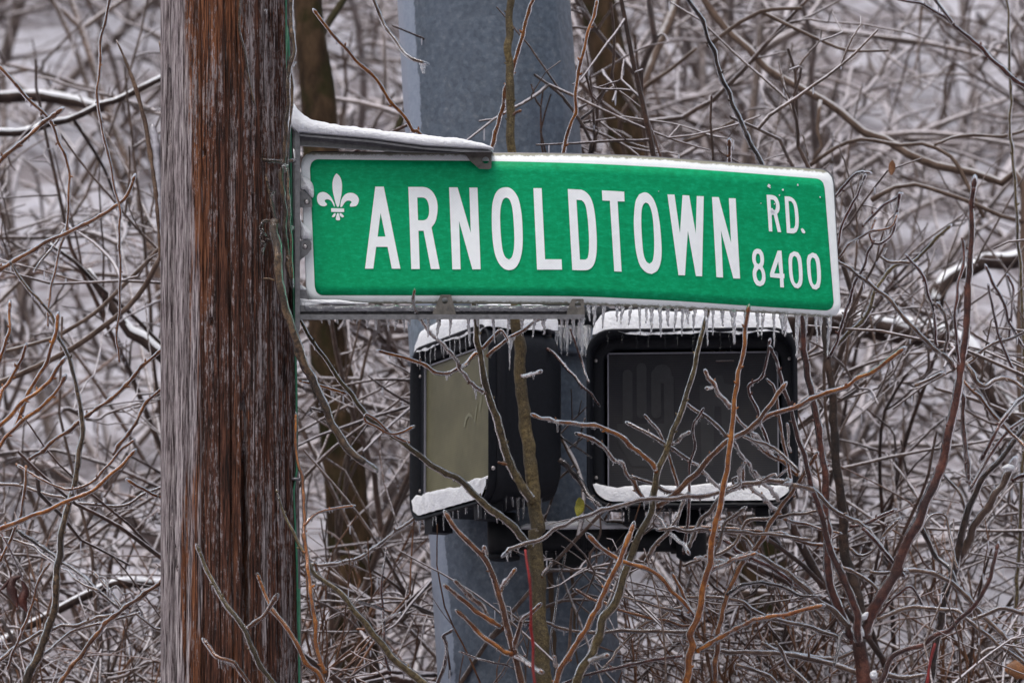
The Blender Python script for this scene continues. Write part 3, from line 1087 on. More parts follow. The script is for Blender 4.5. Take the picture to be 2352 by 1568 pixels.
arm_poly([(125, 362), (900, 428), (1500, 510), (2230, 550), (2240, 562), (1900, 560), (1500, 530), (900, 452), (125, 384)], tr4, 8.955, 9.02)
arm_poly([(125, 384), (900, 452), (1500, 530), (1900, 560), (1900, 574), (1250, 562), (530, 517), (125, 492)], tr4, 8.978, 8.998)
arm_poly([(125, 480), (530, 506), (1250, 552), (1900, 566), (1900, 574), (1250, 564), (530, 519), (125, 494)], tr4, 8.968, 9.01)
local(arm.build('upper_arm', M['alu'], BR, False), BR)
plate('bracket_tab', [(1940, 560), (2248, 556), (2242, 735), (2215, 750), (2110, 745), (2080, 720), (2005, 655)], tr4, 8.985, 0.006, M['alud'], (2180, 650, 38), BR)
plate('bracket_tab', [(358, 350), (395, 345), (470, 420), (472, 485), (358, 490)], tr5, 8.985, 0.006, M['alu'], (425, 440, 25), BR)
plate('bracket_tab', [(358, 765), (455, 765), (467, 790), (465, 840), (430, 885), (358, 940)], tr5, 8.985, 0.006, M['alu'], (412, 815, 25), BR)
plate('bracket_tab', [(358, 1180), (420, 1182), (455, 1280), (400, 1290), (358, 1240)], tr5, 8.985, 0.006, M['alu'], None, BR)
for (x, y) in ((425, 440), (412, 815)):
    q = at(*tr5(x, y), 8.987)
    mb = MB()
    mb.tube([q + Vector((0, 0.004, 0)), q, q + Vector((0, -0.0015, 0))], [0.0058, 0.0052, 0.003], 12)
    local(mb.build('bolt', M['screw'], BR), BR)
arm = MB()
arm_poly([(688, 701), (1340, 701), (1343, 706), (1343, 715), (688, 715)], trI, 8.972, 9.012)
arm_poly([(688, 715), (1343, 715), (1343, 722), (688, 722)], trI, 8.985, 9.005)
arm_poly([(688, 722), (1343, 722), (1343, 729), (1340, 732.5), (688, 734)], trI, 8.965, 9.015)
local(arm.build('lower_rail', M['alu'], BR, False), BR)
trM1 = lambda x, y: (784 + x / 3, 522.5 + y / 3)
plate('bracket_tab', [(682, 466), (690, 463), (748, 463), (758, 466), (790, 595), (780, 602), (640, 602), (628, 590)], trM1, 8.968, 0.02, M['alud'], (713, 505, 21), BR)
plate('bracket_tab', [(1588, 494), (1596, 491), (1662, 491), (1670, 494), (1678, 612), (1550, 612), (1560, 560)], trM1, 8.968, 0.02, M['alud'], (1630, 530, 22), BR)
# frozen glaze along the rail
mb = MB()
Pq = [at(px, 709 + 1.5 * math.sin(px * .13) + 1.2 * math.sin(px * .31), 8.974) for px in range(700, 1338, 4)]
mb.tube(Pq, [0.0055 + 0.0012 * math.sin(i * 1.7) + 0.0008 * math.sin(i * .63) for i in range(len(Pq))], 7)
local(mb.build('ice_glaze', M['ice'], BR), BR)
# snow on the arm
tp = [(45, 20), (75, 45), (110, 90), (145, 130), (180, 160), (220, 188), (260, 208), (330, 222), (400, 240), (500, 260), (600, 275), (720, 292), (850, 306), (970, 318), (1100, 340), (1250, 358), (1400, 370), (1550, 386), (1700, 404), (1800, 411), (1900, 420), (2000, 440), (2080, 460), (2150, 480), (2200, 502), (2235, 525), (2262, 548)]
arm_top = interp([(0, 352), (125, 362), (900, 428), (1500, 510), (2230, 550), (2300, 556)])
T_, B_ = [], []
tq = catmull(np.array(tp, float), 12)
for x, y in tq:
    y2 = y + 5 * mnoise.noise(Vector((x * .03, 0, 1)))
    q = at(*tr4(x, y2), 8.985)
    w = at(*tr4(x, max(arm_top(x), y + 4) if x > 130 else 250 + 1.0 * x), 8.985)
    T_.append((q.x, q.z))
    B_.append((w.x, w.z))
snow_strip('snow_cap', T_, B_, 8.950, 9.025, BR, 11)


def snow_blob(name, outline, tr, Yc, th, parent, n=26):
    """irregular clinging lump of snow: outline in photo px, domed towards the viewer"""
    pts = [tr(*p) for p in outline]
    cx = sum(p[0] for p in pts) / len(pts)
    cy = sum(p[1] for p in pts) / len(pts)
    sp = corner_spline(pts, 170)
    rings = []
    V = []
    k = len(sp)
    for r_ in range(6):
        f = math.cos(r_ / 5 * math.pi / 2)
        g_ = math.sin(r_ / 5 * math.pi / 2)
        for (a, b) in sp:
            w = 1.0 - (1 - f) * 1.0
            px, py = cx + (a - cx) * w, cy + (b - cy) * w
            q = at(px, py, Yc - th * g_ + th * 0.25 * mnoise.noise(Vector((px * .2, py * .2, 0))))
            V.append(tuple(q))
    F = [(r_ * k + i, r_ * k + (i + 1) % k, (r_ + 1) * k + (i + 1) % k, (r_ + 1) * k + i) for r_ in range(5) for i in range(k)]
    return local(link(name, mesh(name, V, F), parent, M['snow']), parent)


snow_blob('snow_patch', [(362, 170), (385, 215), (440, 250), (475, 290), (487, 350), (482, 400), (462, 402), (410, 345), (362, 330)], tr5, 8.996, 0.014, BR)
snow_blob('snow_patch', [(364, 590), (395, 625), (440, 665), (465, 700), (467, 755), (420, 760), (368, 745)], tr5, 8.996, 0.014, BR)
snow_blob('snow_patch', [(312, 0), (330, 20), (345, 110), (335, 150), (322, 100)], tr5, 8.975, 0.008, BR)
snow_blob('snow_patch', [(364, 1250), (395, 1293), (460, 1262), (560, 1262), (680, 1262), (820, 1280), (940, 1290), (900, 1300), (640, 1306), (500, 1304), (364, 1325)], tr5, 8.985, 0.012, BR)
snow_blob('snow_patch', [(366, 1140), (400, 1150), (425, 1178), (366, 1182)], tr5, 8.99, 0.008, BR)

# icicles below the rail and below the sign
IC = [(25, 690), (70, 655), (112, 675), (178, 698), (240, 722), (322, 725), (378, 722), (428, 738), (472, 685), (600, 775), (667, 795), (753, 773), (875, 842), (935, 690), (1045, 822), (1155, 775), (1242, 720), (1335, 775), (1400, 752), (1518, 752), (1555, 872), (1598, 738), (1660, 908)]
for x, y in IC:
    a, b = trM1(x, 626)
    _, b2 = trM1(x, y)
    icicle(at(a, b, 8.975), (b2 - b) * mpp(9), BR)
for x, y in ((2212, 665), (2265, 677), (2323, 668)):
    a, b = x / 3, 522.5 + 630 / 3
    icicle(at(a, b, 8.975), (y - 630) / 3 * mpp(9), BR)
IC2 = [(1703, 662), (1747, 692), (1808, 712), (1897, 664), (1932, 682), (1995, 690), (2055, 768), (2100, 675), (2142, 757), (2193, 780), (2248, 695), (2308, 745), (2352, 770), (2382, 680), (2437, 740), (2510, 848), (2560, 763), (2624, 695), (2697, 835), (2787, 812), (2867, 775), (2907, 772), (2980, 858), (3032, 755), (3064, 770), (3144, 945), (3207, 745), (3270, 825), (3307, 768), (3360, 930)]
for x, y in IC2:
    a, b2 = trM1(x, y)
    b = BO(a) - 2
    icicle(son(a, b, -0.001), (b2 - b) * mpp(9.1), SIGN, 1.05)


# ------------------------------------------------------------------ pedestrian signals
def rr(w, h, r, n=7):
    out = []
    for cx, cz, a0 in ((w / 2 - r, h / 2 - r, 0), (-w / 2 + r, h / 2 - r, 90), (-w / 2 + r, -h / 2 + r, 180), (w / 2 - r, -h / 2 + r, 270)):
        for i in range(n):
            a = R(a0 + 90 * i / (n - 1))
            out.append((cx + r * math.cos(a), cz + r * math.sin(a)))
    return out


def loft(mb, secs, cap0=False, cap1=False):
    """secs: list of (w,h,r,y)"""
    V, F = [], []
    for (w, h, r, y) in secs:
        V += [(x, y, z) for x, z in rr(w, h, r)]
    k = 28
    for i in range(len(secs) - 1):
        for j in range(k):
            F.append((i * k + j, i * k + (j + 1) % k, (i + 1) * k + (j + 1) % k, (i + 1) * k + j))
    if cap0:
        F.append(tuple(reversed(range(k))))
    if cap1:
        F.append(tuple((len(secs) - 1) * k + j for j in range(k)))
    mb.add(V, F)


def snow_top(name, parent, x0, x1, y0, y1, z, h, seed, m=None, droop=0.02, tilt=0.0, floor=None):
    """a heap of snow: closed, steep-sided, lumpy; skirts hang a little over the edge"""
    nx_, ny_ = 64, 30
    V = []
    for i in range(nx_ + 1):
        for j in range(ny_ + 1):
            u, v = i / nx_ * 2 - 1, j / ny_ * 2 - 1
            uu = math.sin(u * math.pi / 2) ** 1 if False else math.copysign(abs(u) ** .75, u)
            vv = math.copysign(abs(v) ** .6, v)
            x = (x0 + x1) / 2 + (x1 - x0) / 2 * uu
            y = (y0 + y1) / 2 + (y1 - y0) / 2 * vv
            e = max(0, 1 - abs(u) ** 9) ** 0.5 * max(0, 1 - abs(v) ** 7) ** 0.5
            nn = mnoise.noise(Vector((x * 9, y * 9, seed))) * 0.30 + mnoise.noise(Vector((x * 40, y * 40, seed))) * 0.09 + mnoise.noise(Vector((x * 110, y * 110, seed))) * 0.035
            lip = droop * (.55 + 1.1 * mnoise.noise(Vector((x * 14, y * 14, seed + 4))) + .4 * mnoise.noise(Vector((x * 60, y * 60, seed + 4))))
            zz = z + h * e * (1 + nn + tilt * u) - max(-.002, lip) * (1 - e)
            if floor:
                dxx = max(0.0, abs(x) - (floor[0] - floor[1]))
                zz += floor[1] - math.sqrt(max(0, floor[1] ** 2 - min(dxx, floor[1]) ** 2))
            b = .0035 * mnoise.noise(Vector((x * 50, zz * 50, seed + 9)))
            V.append((x + b * abs(u) ** 4 * 2, y + b * 1.4, zz))
    k = ny_ + 1
    F = [(i * k + j, (i + 1) * k + j, (i + 1) * k + j + 1, i * k + j + 1) for i in range(nx_) for j in range(ny_)]
    return link(name, mesh(name, V, F), parent, m or M['snow'])


def ghost_shapes(parent, w, h, yl, m, right):
    """the faint unlit symbols: raised hand and walking figure"""
    cnt = [0]

    def cap(x, z0, z1, r, nm):
        cnt[0] += 1
        pts = []
        for i in range(9):
            a = math.pi * i / 8
            pts.append((x + r * math.cos(a), z1 + r * math.sin(a)))
        for i in range(9):
            a = math.pi + math.pi * i / 8
            pts.append((x + r * math.cos(a), z0 + r * math.sin(a)))
        V = [(a, yl - 0.0012 - .0003 * cnt[0], b) for a, b in pts]
        link(nm, mesh(nm, V, [tuple(range(len(V)))], False), parent, m)
    q = lambda cx, cy: ((cx - 700) * .379 * mpp(9.9), (690 - cy) * .379 * mpp(9.9))
    for cx, y0_, y1_ in ((305, 690, 400), (390, 640, 360), (478, 640, 400), (555, 700, 430)):
        x, z0 = q(cx, y0_)
        _, z1 = q(cx, y1_)
        cap(x, z0, z1, 0.011, 'hand_symbol')
    x, z = q(515, 400)
    cap(x, z - .001, z + .001, 0.021, 'walking_figure_symbol')
    for lp in ([(240, 700), (600, 700), (580, 830), (500, 960), (330, 960), (250, 820)], [(740, 470), (830, 460), (840, 410), (880, 410), (890, 460), (950, 470), (940, 960), (880, 960), (870, 600), (830, 600), (820, 960), (750, 960)]):
        V = [(q(a, b)[0], yl - 0.001, q(a, b)[1]) for a, b in lp]
        nm = 'hand_symbol' if lp[0][0] < 500 else 'walking_figure_symbol'
        link(nm, mesh(nm, V, [tuple(range(len(V)))], False), parent, m)


def signal(loc, yaw, label, lens, left):
    w, h = 0.462, 0.392
    vd = 0.036 if left else 0.076
    t = root('pedestrian_signal', loc, label, 'pedestrian signal', 'pedestrian signals on the metal pole')
    t.rotation_euler = (0, 0, yaw)
    mb = MB()
    loft(mb, [(w - .01, h - .01, .05, 0.0), (w - .012, h - .012, .05, 0.095), (w - .03, h - .03, .055, 0.135), (w - .07, h - .07, .05, 0.148), (w - .1, h - .1, .04, 0.15)], False, True)
    mb.build('housing', M['black'], t)
    mb = MB()   # door frame with its opening
    loft(mb, [(w, h, .055, 0.001), (w, h, .055, -0.018), (w - .004, h - .004, .054, -0.02), (w - .06, h - .06, .035, -0.02), (w - .066, h - .066, .032, -0.016), (w - .07, h - .07, .03, 0.0)])
    mb.build('door', M['black'], t)
    mb = MB()   # visor, an open hood
    loft(mb, [(w - .006, h - .006, .054, -0.019), (w + .002, h + .002, .055, -vd), (w + .004, h + .004, .055, -vd - .004), (w - .003, h - .003, .053, -vd - .004), (w - .014, h - .014, .05, -vd), (w - .022, h - .022, .048, -0.019)])
    mb.build('visor', M['black'], t)
    yl = -0.017 if left else -0.004
    lw, lh = w - .085, h - .085
    me = mesh('screen', [(-lw / 2, yl, -lh / 2), (lw / 2, yl, -lh / 2), (lw / 2, yl, lh / 2), (-lw / 2, yl, lh / 2)], [(0, 1, 2, 3)], False)
    link('screen', me, t, lens)
    mb = MB()
    for dx, dz, sx, sz in ((0, lh / 2, lw + .004, .003), (0, -lh / 2, lw + .004, .003), (-lw / 2, 0, .003, lh - .004), (lw / 2, 0, .003, lh - .004)):
        mb.box((dx, yl - .003, dz), (sx, .004, sz))
    mb.build('screen_gasket', M['trim'], t, False)
    if left:
        # peeling pale marks on the screen
        for k, pts in enumerate([[(-.01, -.0), (.0, .02), (.02, .028), (.04, .02), (.045, .01), (.035, .016), (.02, .020), (.006, .012), (.0, -.002)], [(.05, .005), (.06, .03), (.072, .045), (.066, .025), (.058, .0)], [(.08, .03), (.09, .055), (.098, .06), (.094, .04), (.086, .02)]]):
            V = [(a + .045, yl - .001, b - .01) for a, b in pts]
            link('pale_mark', mesh('pale_mark', V, [tuple(range(len(V)))], False), t, M['ghost2'])
    else:
        ghost_shapes(t, w, h, yl, M['ghost'], True)
    # screws
    for (x, z) in ((-w / 2 + .016, h / 2 - .06), (w / 2 - .016, h / 2 - .06), (-w / 2 + .016, -h / 2 + .07), (w / 2 - .016, -h / 2 + .07)):
        mb = MB()
        mb.tube([(x, -0.0205, z), (x, -0.023, z), (x, -0.0245, z)], [.004, .004, .002], 10)
        mb.build('screw', M['screw'], t)
    mb = MB()
    mb.tube([(w / 2 + .003, -0.03, -h / 2 + .07), (w / 2 + .006, -0.03, -h / 2 + .07)], [.005, .004], 10)
    mb.build('screw', M['screw'], t)
    # hinge lugs
    for x in (-.13, .16):
        mb = MB()
        mb.box((x, -0.01, -h / 2 - .018), (.045, .05, .034))
        mb.build('hinge_lug', M['black'], t, False)
    # snow: cap on the roof, drift on the hood's floor
    o = snow_top('snow_cap', t, -w / 2 + .012, w / 2 - .012, -vd - .002, 0.136, h / 2 - 0.004, 0.055, 3 + left * 9, droop=.009)
    o = snow_top('snow_drift', t, -w / 2 + .012, w / 2 - .012, -vd - .004, yl, -h / 2 + .010, 0.036 + .008 * left, 5 + left * 7, droop=0.0, floor=(w / 2 - .011, .048))
    # icicles on the hood's upper lip and under the housing
    n = 13
    for i in range(n):
        x = -w / 2 + .05 + (w - .1) * (i + random.uniform(-.3, .3)) / (n - 1)
        icicle((x, -vd + .001, h / 2 - .008), random.uniform(.022, .052), t, 0.8, (0, 0, 0))
    for i in range(14):
        x = -w / 2 + .04 + (w - .08) * (i + random.uniform(-.3, .3)) / 13
        icicle((x, random.choice((-vd, -.03)), -h / 2 - .0), random.uniform(.014, .05), t, 0.7, (0, 0, 0))
    for i in range(7):
        icicle((w / 2 - .02, .01 + .014 * i, -h / 2 + .012), random.uniform(.02, .06), t, 0.8, (0, 0, 0))
    return t


YSR = 9.9
signal(at(1592, 968, YSR), R(-4), 'black pedestrian signal facing the viewer under the green sign, with a dark screen', M['lensR'], False)
signal(at(1068, 975, 9.93), R(-67), 'black pedestrian signal turned sideways, with an olive screen, left of the other', M['lensL'], True)

# bracket carrying both signals
BK = root('signal_bracket', at(1300, 1240, 10.05), 'black tubular bracket with snow on it, joining both pedestrian signals to the metal pole', 'bracket')


def bk(mb, nm, m=None, smooth=True):
    return local(mb.build(nm, m or M['blackm'], BK, smooth), BK)


mb = MB()
mb.tube([at(1150, 1236, 10.05), at(1300, 1238, 10.05), at(1450, 1240, 10.03), at(1600, 1240, 10.0)], [.027, .027, .026, .026], 20)
bk(mb, 'lower_arm')
for a, b in ((1335, 1347), (1540, 1556)):
    mb = MB()
    mb.tube([at(a, 1240, 10.04), at(a + 2, 1240, 10.04), at(b - 2, 1240, 10.04), at(b, 1240, 10.04)], [.028, .031, .031, .028], 20)
    bk(mb, 'collar')
mb = MB()
pA, pB = at(1156, 1180, 10.0), at(1156, 1272, 10.0)
mb.tube([pA, pA.lerp(pB, .6), pB], [.036, .036, .033], 18)
mb.tube([pB, pB + Vector((0, 0, -.004)), pB + Vector((0, 0, -.012)), pB + Vector((0, 0, -.014))], [.033, .037, .037, .030], 18)
bk(mb, 'elbow_hub')
mb = MB()
pA, pB = at(1588, 1160, 9.98), at(1588, 1278, 9.98)
mb.tube([pA, pA.lerp(pB, .5), pB, pB + Vector((0, 0, -.01))], [.03, .034, .034, .02], 18)
bk(mb, 'elbow_hub')
mb = MB()
mb.tube([at(1125, 728, 10.0), at(1250, 728, 10.05), at(1395, 728, 10.02), at(1404, 728, 10.02)], [.023, .024, .024, .018], 18)
mb.tube([at(1156, 780, 10.0), at(1156, 720, 10.0)], [.03, .03], 16)
mb.tube([at(1560, 790, 9.97), at(1560, 728, 9.99)], [.028, .028], 16)
mb.tube([at(1404, 728, 10.02), at(1560, 728, 9.99)], [.02, .022], 16)
bk(mb, 'upper_arm')
mb = MB()
p = at(1290, 1285, 10.12)
mb.box(p, (.085, .12, .035))
mb.box(at(1290, 1262, 10.11), (.12, .08, .05))
bk(mb, 'pole_saddle', None, False)
mb = MB()
p = at(1290, 728, 10.12)
mb.box(p, (.1, .14, .05))
bk(mb, 'pole_saddle', None, False)
# snow lying on the lower arm
T_, B_ = [], []
for i in range(60):
    px = 1195 + 250 * i / 59
    hgt = 16 * math.sin(math.pi * min(1, (i + 1) / 60 * 1.02)) ** .5 + 7 * mnoise.noise(Vector((px * .03, 1, 0))) + (16 if 1335 < px < 1395 else 0) * math.sin(math.pi * (px - 1335) / 60)
    a, b = at(px, 1212 - hgt, 10.04), at(px, 1216, 10.04)
    T_.append((a.x, a.z))
    B_.append((b.x, b.z))
snow_strip('snow_cap', T_, B_, 10.015, 10.075, BK, 9, 0.003)
for i in range(9):
    px = random.uniform(1210, 1590)
    icicle(at(px, 1264, 10.04), random.uniform(.015, .045), BK, .8)
for i in range(26):
    px = 1278 + 3.1 * i
    icicle(at(px, 748 + random.uniform(-3, 3), 10.0), random.uniform(.02, .085), BK, .65)

# ------------------------------------------------------------------ twigs traced along their real runs
TRS = {}
for cx_, col_ in ((0, 0), (1, 784), (2, 1568)):
    for nm_, row_ in crops.items():
        TRS[nm_ + str(cx_)] = (lambda col_, row_: (lambda x, y: (col_ + x / 3, row_ + y / 3)))(col_, row_)
TRS['L'] = lambda x, y: (918.75 + x * .3749, 722.75 + y * .3749)
TRS['R'] = lambda x, y: (1335.25 + x * .379, 704.4 + y * .379)
TRS['P'] = lambda x, y: (x, y)

NT = [0]


def parse(s):
    cur = 'P'
    out = []
    for tok in s.split():
        if ':' in tok:
            cur, tok = tok.split(':')
            if not tok:
                continue
        x, y = tok.split(',')
        out.append(TRS[cur](float(x), float(y)))
    return out


ROOTS = {}


def twig(parent, s, w0, w1, m, Y0, Y1=None, ice=1.0, bud=True, ground=False, drips=0.5, knob=0.15, name='branch', side=0, stub=0.0):
    """a branch through photo points at real depth; w0,w1 photo-pixel widths at first and last point"""
    NT[0] += 1
    rg = np.random.default_rng(500 + NT[0])
    pts = parse(s)
    Y1 = Y0 if Y1 is None else Y1
    d = [0.0]
    for a, b in zip(pts, pts[1:]):
        d.append(d[-1] + math.hypot(b[0] - a[0], b[1] - a[1]))
    P = []
    ph = rg.uniform(0, 6)
    for (x, y), q in zip(pts, d):
        t = q / d[-1]
        Y = Y0 + (Y1 - Y0) * t + (0.02 * math.sin(ph + 5 * t) if d[-1] > 120 else 0)
        p = at(x, y, Y)
        P.append([p.x, p.y, p.z, (w0 + (w1 - w0) * t) * mpp(Y) / 2])
    if ground:
        p0, p1 = P[0], P[1]
        gx = p0[0] + (p0[0] - p1[0]) * 1.5
        gx = p0[0] + max(-0.5, min(0.5, gx - p0[0]))
        z = p0[2]
        gz = hz(gx, p0[1])
        sl = (p0[0] - p1[0]) / max(.03, math.hypot(p0[0] - p1[0], p0[2] - p1[2]))
        ext = []
        for hh in (.06, .14, .26, .42, .65, .95, 1.35, 1.8, z - gz + .05):
            ff = .5 * (1 - math.exp(-hh / .5)) * sl
            ext.append([p0[0] + ff, p0[1], z - hh, p0[3] * (1 + .25 * hh)])
        P = ext[::-1] + P
    P = np.array(P)
    step = 0.006 if w0 < 14 else 0.008
    Q = catmull(P, step)
    keep = (Q[:, 2] > 2.05) | (np.arange(len(Q)) % 6 == 0)
    Q = Q[keep]
    n = len(Q)
    C, r = Q[:, :3].copy(), Q[:, 3].copy()
    L = np.concatenate([[0], np.cumsum(np.linalg.norm(np.diff(C, axis=0), axis=1))])
    # nodes: small kinks and swellings
    sp = rg.uniform(0.028, 0.045)
    nodes = np.arange(sp * rg.uniform(.3, 1), L[-1], sp) + rg.normal(size=max(0, len(np.arange(sp * .5, L[-1], sp))) + 5)[:len(np.arange(sp * rg.uniform(.3, 1), L[-1], sp))].mean() * 0
    rm = r.mean()
    kink = np.zeros((n, 3))
    swell = np.zeros(n)
    for q, s0 in enumerate(nodes):
        s0 = s0 + rg.normal() * sp * .2
        swell += (knob + 0.08) * (.35 if w0 > 14 else 1) * np.exp(-((L - s0) / (0.9 * rm + .002)) ** 2) * rg.uniform(.5, 1.5)
        kink += np.outer(np.exp(-((L - s0) / (sp * .5)) ** 2), rg.normal(size=3) * np.array([1, .6, 1]) * min(rm, .004) * .55)
    C += kink * (np.clip(np.minimum(L, L[-1] - L) / 0.02, 0, 1))[:, None]
    core = r * (1 + swell + 0.03 * rg.normal(size=n))
    core_s = 0.90 if ice else 1.0
    if w0 > 14:
        core_s = 0.95
    k = 8 if w0 < 14 else 14
    V, F = tube(C, core * core_s, k)
    mb = MB()
    mb.add(V, F)
    # rounded tip bud
    T = C[-1] - C[-3]
    T = T / (np.linalg.norm(T) + 1e-9)
    e = C[-1]
    rt = core[-1] * core_s
    if bud:
        mb.tube([e, e + T * rt * .6, e + T * rt * 1.8, e + T * rt * 3.0, e + T * rt * 3.8], [rt * .9, rt * 1.15, rt * 1.25, rt * .8, rt * .15], 8)
        sgn = 1
        for s0 in nodes[::1]:
            if rg.uniform() < .45:
                i = int(np.searchsorted(L, s0))
                if 2 < i < n - 3:
                    t_ = C[i + 1] - C[i - 1]
                    t_ /= np.linalg.norm(t_) + 1e-9
                    sd_ = np.cross(t_, [0, 1, 0]) * sgn + np.array([0, rg.normal() * .5, 0])
                    sd_ /= np.linalg.norm(sd_) + 1e-9
                    dd = sd_ * .75 + t_ * .6
                    b0 = C[i] + sd_ * core[i] * .6
                    q_ = min(core[i], .0042) * .8
                    mb.tube([b0, b0 + dd * q_ * .9, b0 + dd * q_ * 2.0, b0 + dd * q_ * 2.8], [q_ * .6, q_ * .75, q_ * .5, q_ * .1], 6)
                    sgn = -sgn
    o = local(mb.build(name, m, parent), parent)
    if ice and L[-1] > 0.02:
        # clear ice shell: thicker below, beaded, with hanging drops
        i0 = 1 if not ground else int(np.searchsorted(C[:, 2], 1.9)) if C[-1, 2] > C[0, 2] else 1
        if n - i0 > 4:
            Ci = C[i0:].copy()
            ri = core[i0:] * 1.0 + 0.00065 * ice
            nn = len(Ci)
            wv = rg.normal(size=nn)
            wv = np.convolve(wv, np.ones(4) / 4, 'same')
            Ci[:, 2] -= ice * (0.00030 + 0.0003 * np.clip(wv, -1, 2))
            ri = ri * (1 + 0.10 * wv)
            Tn = Ci[-1] - Ci[-3]
            Tn /= np.linalg.norm(Tn) + 1e-9
            Ci = np.vstack([Ci, Ci[-1] + Tn * ri[-1] * 2.2, Ci[-1] + Tn * ri[-1] * 3.6, Ci[-1] + Tn * ri[-1] * 4.2])
            ri = np.concatenate([ri, [ri[-1] * 1.08, ri[-1] * .75, ri[-1] * .2]])
            V, F = tube(Ci, ri, 10)
            mi = MB()
            mi.add(V, F)
            nd = rg.poisson(drips * L[-1] * 34)
            for q in range(nd):
                i = rg.integers(1, nn - 1)
                if C[i0 + min(i, nn - 2), 2] < 2.0:
                    continue
                l_ = rg.uniform(.003, .009) * (1 if rg.uniform() < .85 else 2.2)
                rr_ = rg.uniform(.0012, .0022)
                b0 = Ci[i] - np.array([0, 0, ri[i] * .6])
                mi.tube([b0, b0 - np.array([0, 0, l_ * .5]), b0 - np.array([0, 0, l_ * .85]), b0 - np.array([0, 0, l_])], [rr_ * 1.5, rr_, rr_ * .9, rr_ * .25], 6)
            oi = mi.build('ice_coat', M['ice'], o)
            oi.matrix_parent_inverse = o.matrix_parent_inverse.copy() if False else __import__('mathutils').Matrix.Identity(4)
    return o


def plant(name, label, cat, x, Y, group=None):
    p = at(x, 1568, Y)
    return root(name, (p.x, Y, hz(p.x, Y)), label, cat, group)


# 1 the olive sapling in front of the metal pole
t = plant('sapling', 'tallest olive-brown sapling rising in front of the grey metal pole and left signal', 'sapling', 1247, 9.35)
o1 = twig(t, 'P:1250,1568 B1:1370,1200 1350,850 1335,500 L:840,1330 820,1150 800,950 770,700 740,400 725,200 715,30 P:1180,560 T1:1168,1040 1165,700 1155,450 1150,200 1165,0 P:1176,-120', 37, 15, M['olive'], 9.35, 9.40, 0, True, True, name='trunk')
twig(t, 'L:820,1150 760,1060 680,930 640,800 590,640 540,480 515,370 480,180 462,30 P:1086,690', 22, 12, M['olive'], 9.35, 9.28, 0.3)
twig(t, 'L:800,1420 740,1350 600,1210 500,1140 390,1030 240,940 120,860 0,760 P:840,949 784,878 747,822 710,779 690,736', 18, 8, M['olive'], 9.33, 9.15, 0.5)
twig(t, 'L:525,480 440,430 390,360 340,270 240,160 160,80 110,0 P:959,719 949,690 951,672', 9, 6, M['brown'], 9.28, 8.93, 1)
twig(t, 'M1:1000,890 1060,835 1150,775 1250,705 1350,640 P:1250,728', 8, 7, M['brown'], 9.28, 9.2, 1, drips=1)
icicle(at(1172, 783, 9.23), .068, t, .95)
icicle(at(1176, 775, 9.23), .03, t, 1.6)
twig(t, 'M1:970,840 900,890 850,930 800,970 720,1000 650,985 560,940 430,895 330,870 290,858', 9, 7, M['orange'], 9.28, 9.15, 1.0, drips=.8)
twig(t, 'M1:960,850 1000,800 1060,730 1100,705 1145,765', 8, 6, M['brown'], 9.28, 9.25, 1)
twig(t, 'M1:1240,1022 1290,1022 1320,1010 1355,997', 10, 9, M['brown'], 9.33, 9.26, .5, False)
twig(t, 'B1:1385,835 1400,800 1435,770 1442,748', 9, 6, M['brown'], 9.33, 9.25, 1)
twig(t, 'L:650,915 630,908 612,905', 8, 6, M['brown'], 9.33, 9.3, .6)
twig(t, 'T1:1188,790 1205,775 1225,768', 8, 6, M['brown'], 9.33, 9.3, .6)
icicle(at(1027, 862, 9.18), .012, t, 1.2)
icicle(at(1093, 893, 9.2), .024, t, 1.2)

# 2 iced branching sapling low in the middle
t = plant('sapling', 'small forked sapling with thick ice-covered orange twigs, in front of the lower metal pole', 'sapling', 1197, 9.2)
twig(t, 'B1:1250,1580 1200,1380 1150,1200 1090,980 1050,850 990,720 900,620 810,530 745,440', 17, 10, M['brown'], 9.2, 9.1, 1.2, True, True, drips=.8)
twig(t, 'B1:1185,1350 1215,1250 1250,1130 1300,1090 1345,1050', 11, 9, M['brown'], 9.2, 9.1, 1.2)
twig(t, 'B1:1180,1370 1060,1300 960,1230 900,1170 830,1100', 12, 10, M['orange'], 9.2, 9.15, 1.3, drips=1)
twig(t, 'B1:1115,1190 1000,1120 900,1040 820,980 745,920', 12, 10, M['orange'], 9.2, 9.12, 1.3, drips=1)
twig(t, 'B1:1010,1110 940,1030 880,960 810,890', 11, 10, M['brown'], 9.2, 9.1, 1.3)
twig(t, 'B1:1085,970 1110,900 1150,850 1180,810', 10, 9, M['orange'], 9.18, 9.1, 1.2)
twig(t, 'B1:1195,1380 1300,1430 1360,1480', 12, 10, M['brown'], 9.2, 9.1, 1.2)
twig(t, 'B1:975,710 1000,680 990,655', 12, 11, M['brown'], 9.15, 9.1, 1)

# 3 grey-brown leaning sapling
t = plant('sapling', 'grey-brown sapling leaning right across the dark screen of the right signal', 'sapling', 1324, 9.35)
twig(t, 'B1:1610,1580 1680,1430 1760,1280 1830,1100 1900,970 R:270,1600 350,1380 420,1250 440,1100 460,1000 500,900 540,800 590,680 640,520 680,400 710,260 740,140 770,30 P:1640,650', 22, 9, M['olive'], 9.35, 9.3, 0.4, True, True, name='trunk')
twig(t, 'R:455,1000 420,940 380,900 290,830 200,760 110,725 0,708 M1:1500,1335 1420,1320 1345,1300', 12, 8, M['orange'], 9.32, 9.1, 1.2, drips=1)
twig(t, 'R:450,1210 520,1170 600,1100 680,1020 780,900 900,800 1010,750 1080,690 1150,600 1210,500', 15, 10, M['brown'], 9.33, 9.15, .8)
twig(t, 'R:1000,760 1080,700 1180,650 1280,605 M2:850,1195 1000,1140 1100,1100 1300,1000 1400,930 1480,865', 10, 11, M['orange'], 9.2, 9.0, 1.2, drips=.6)
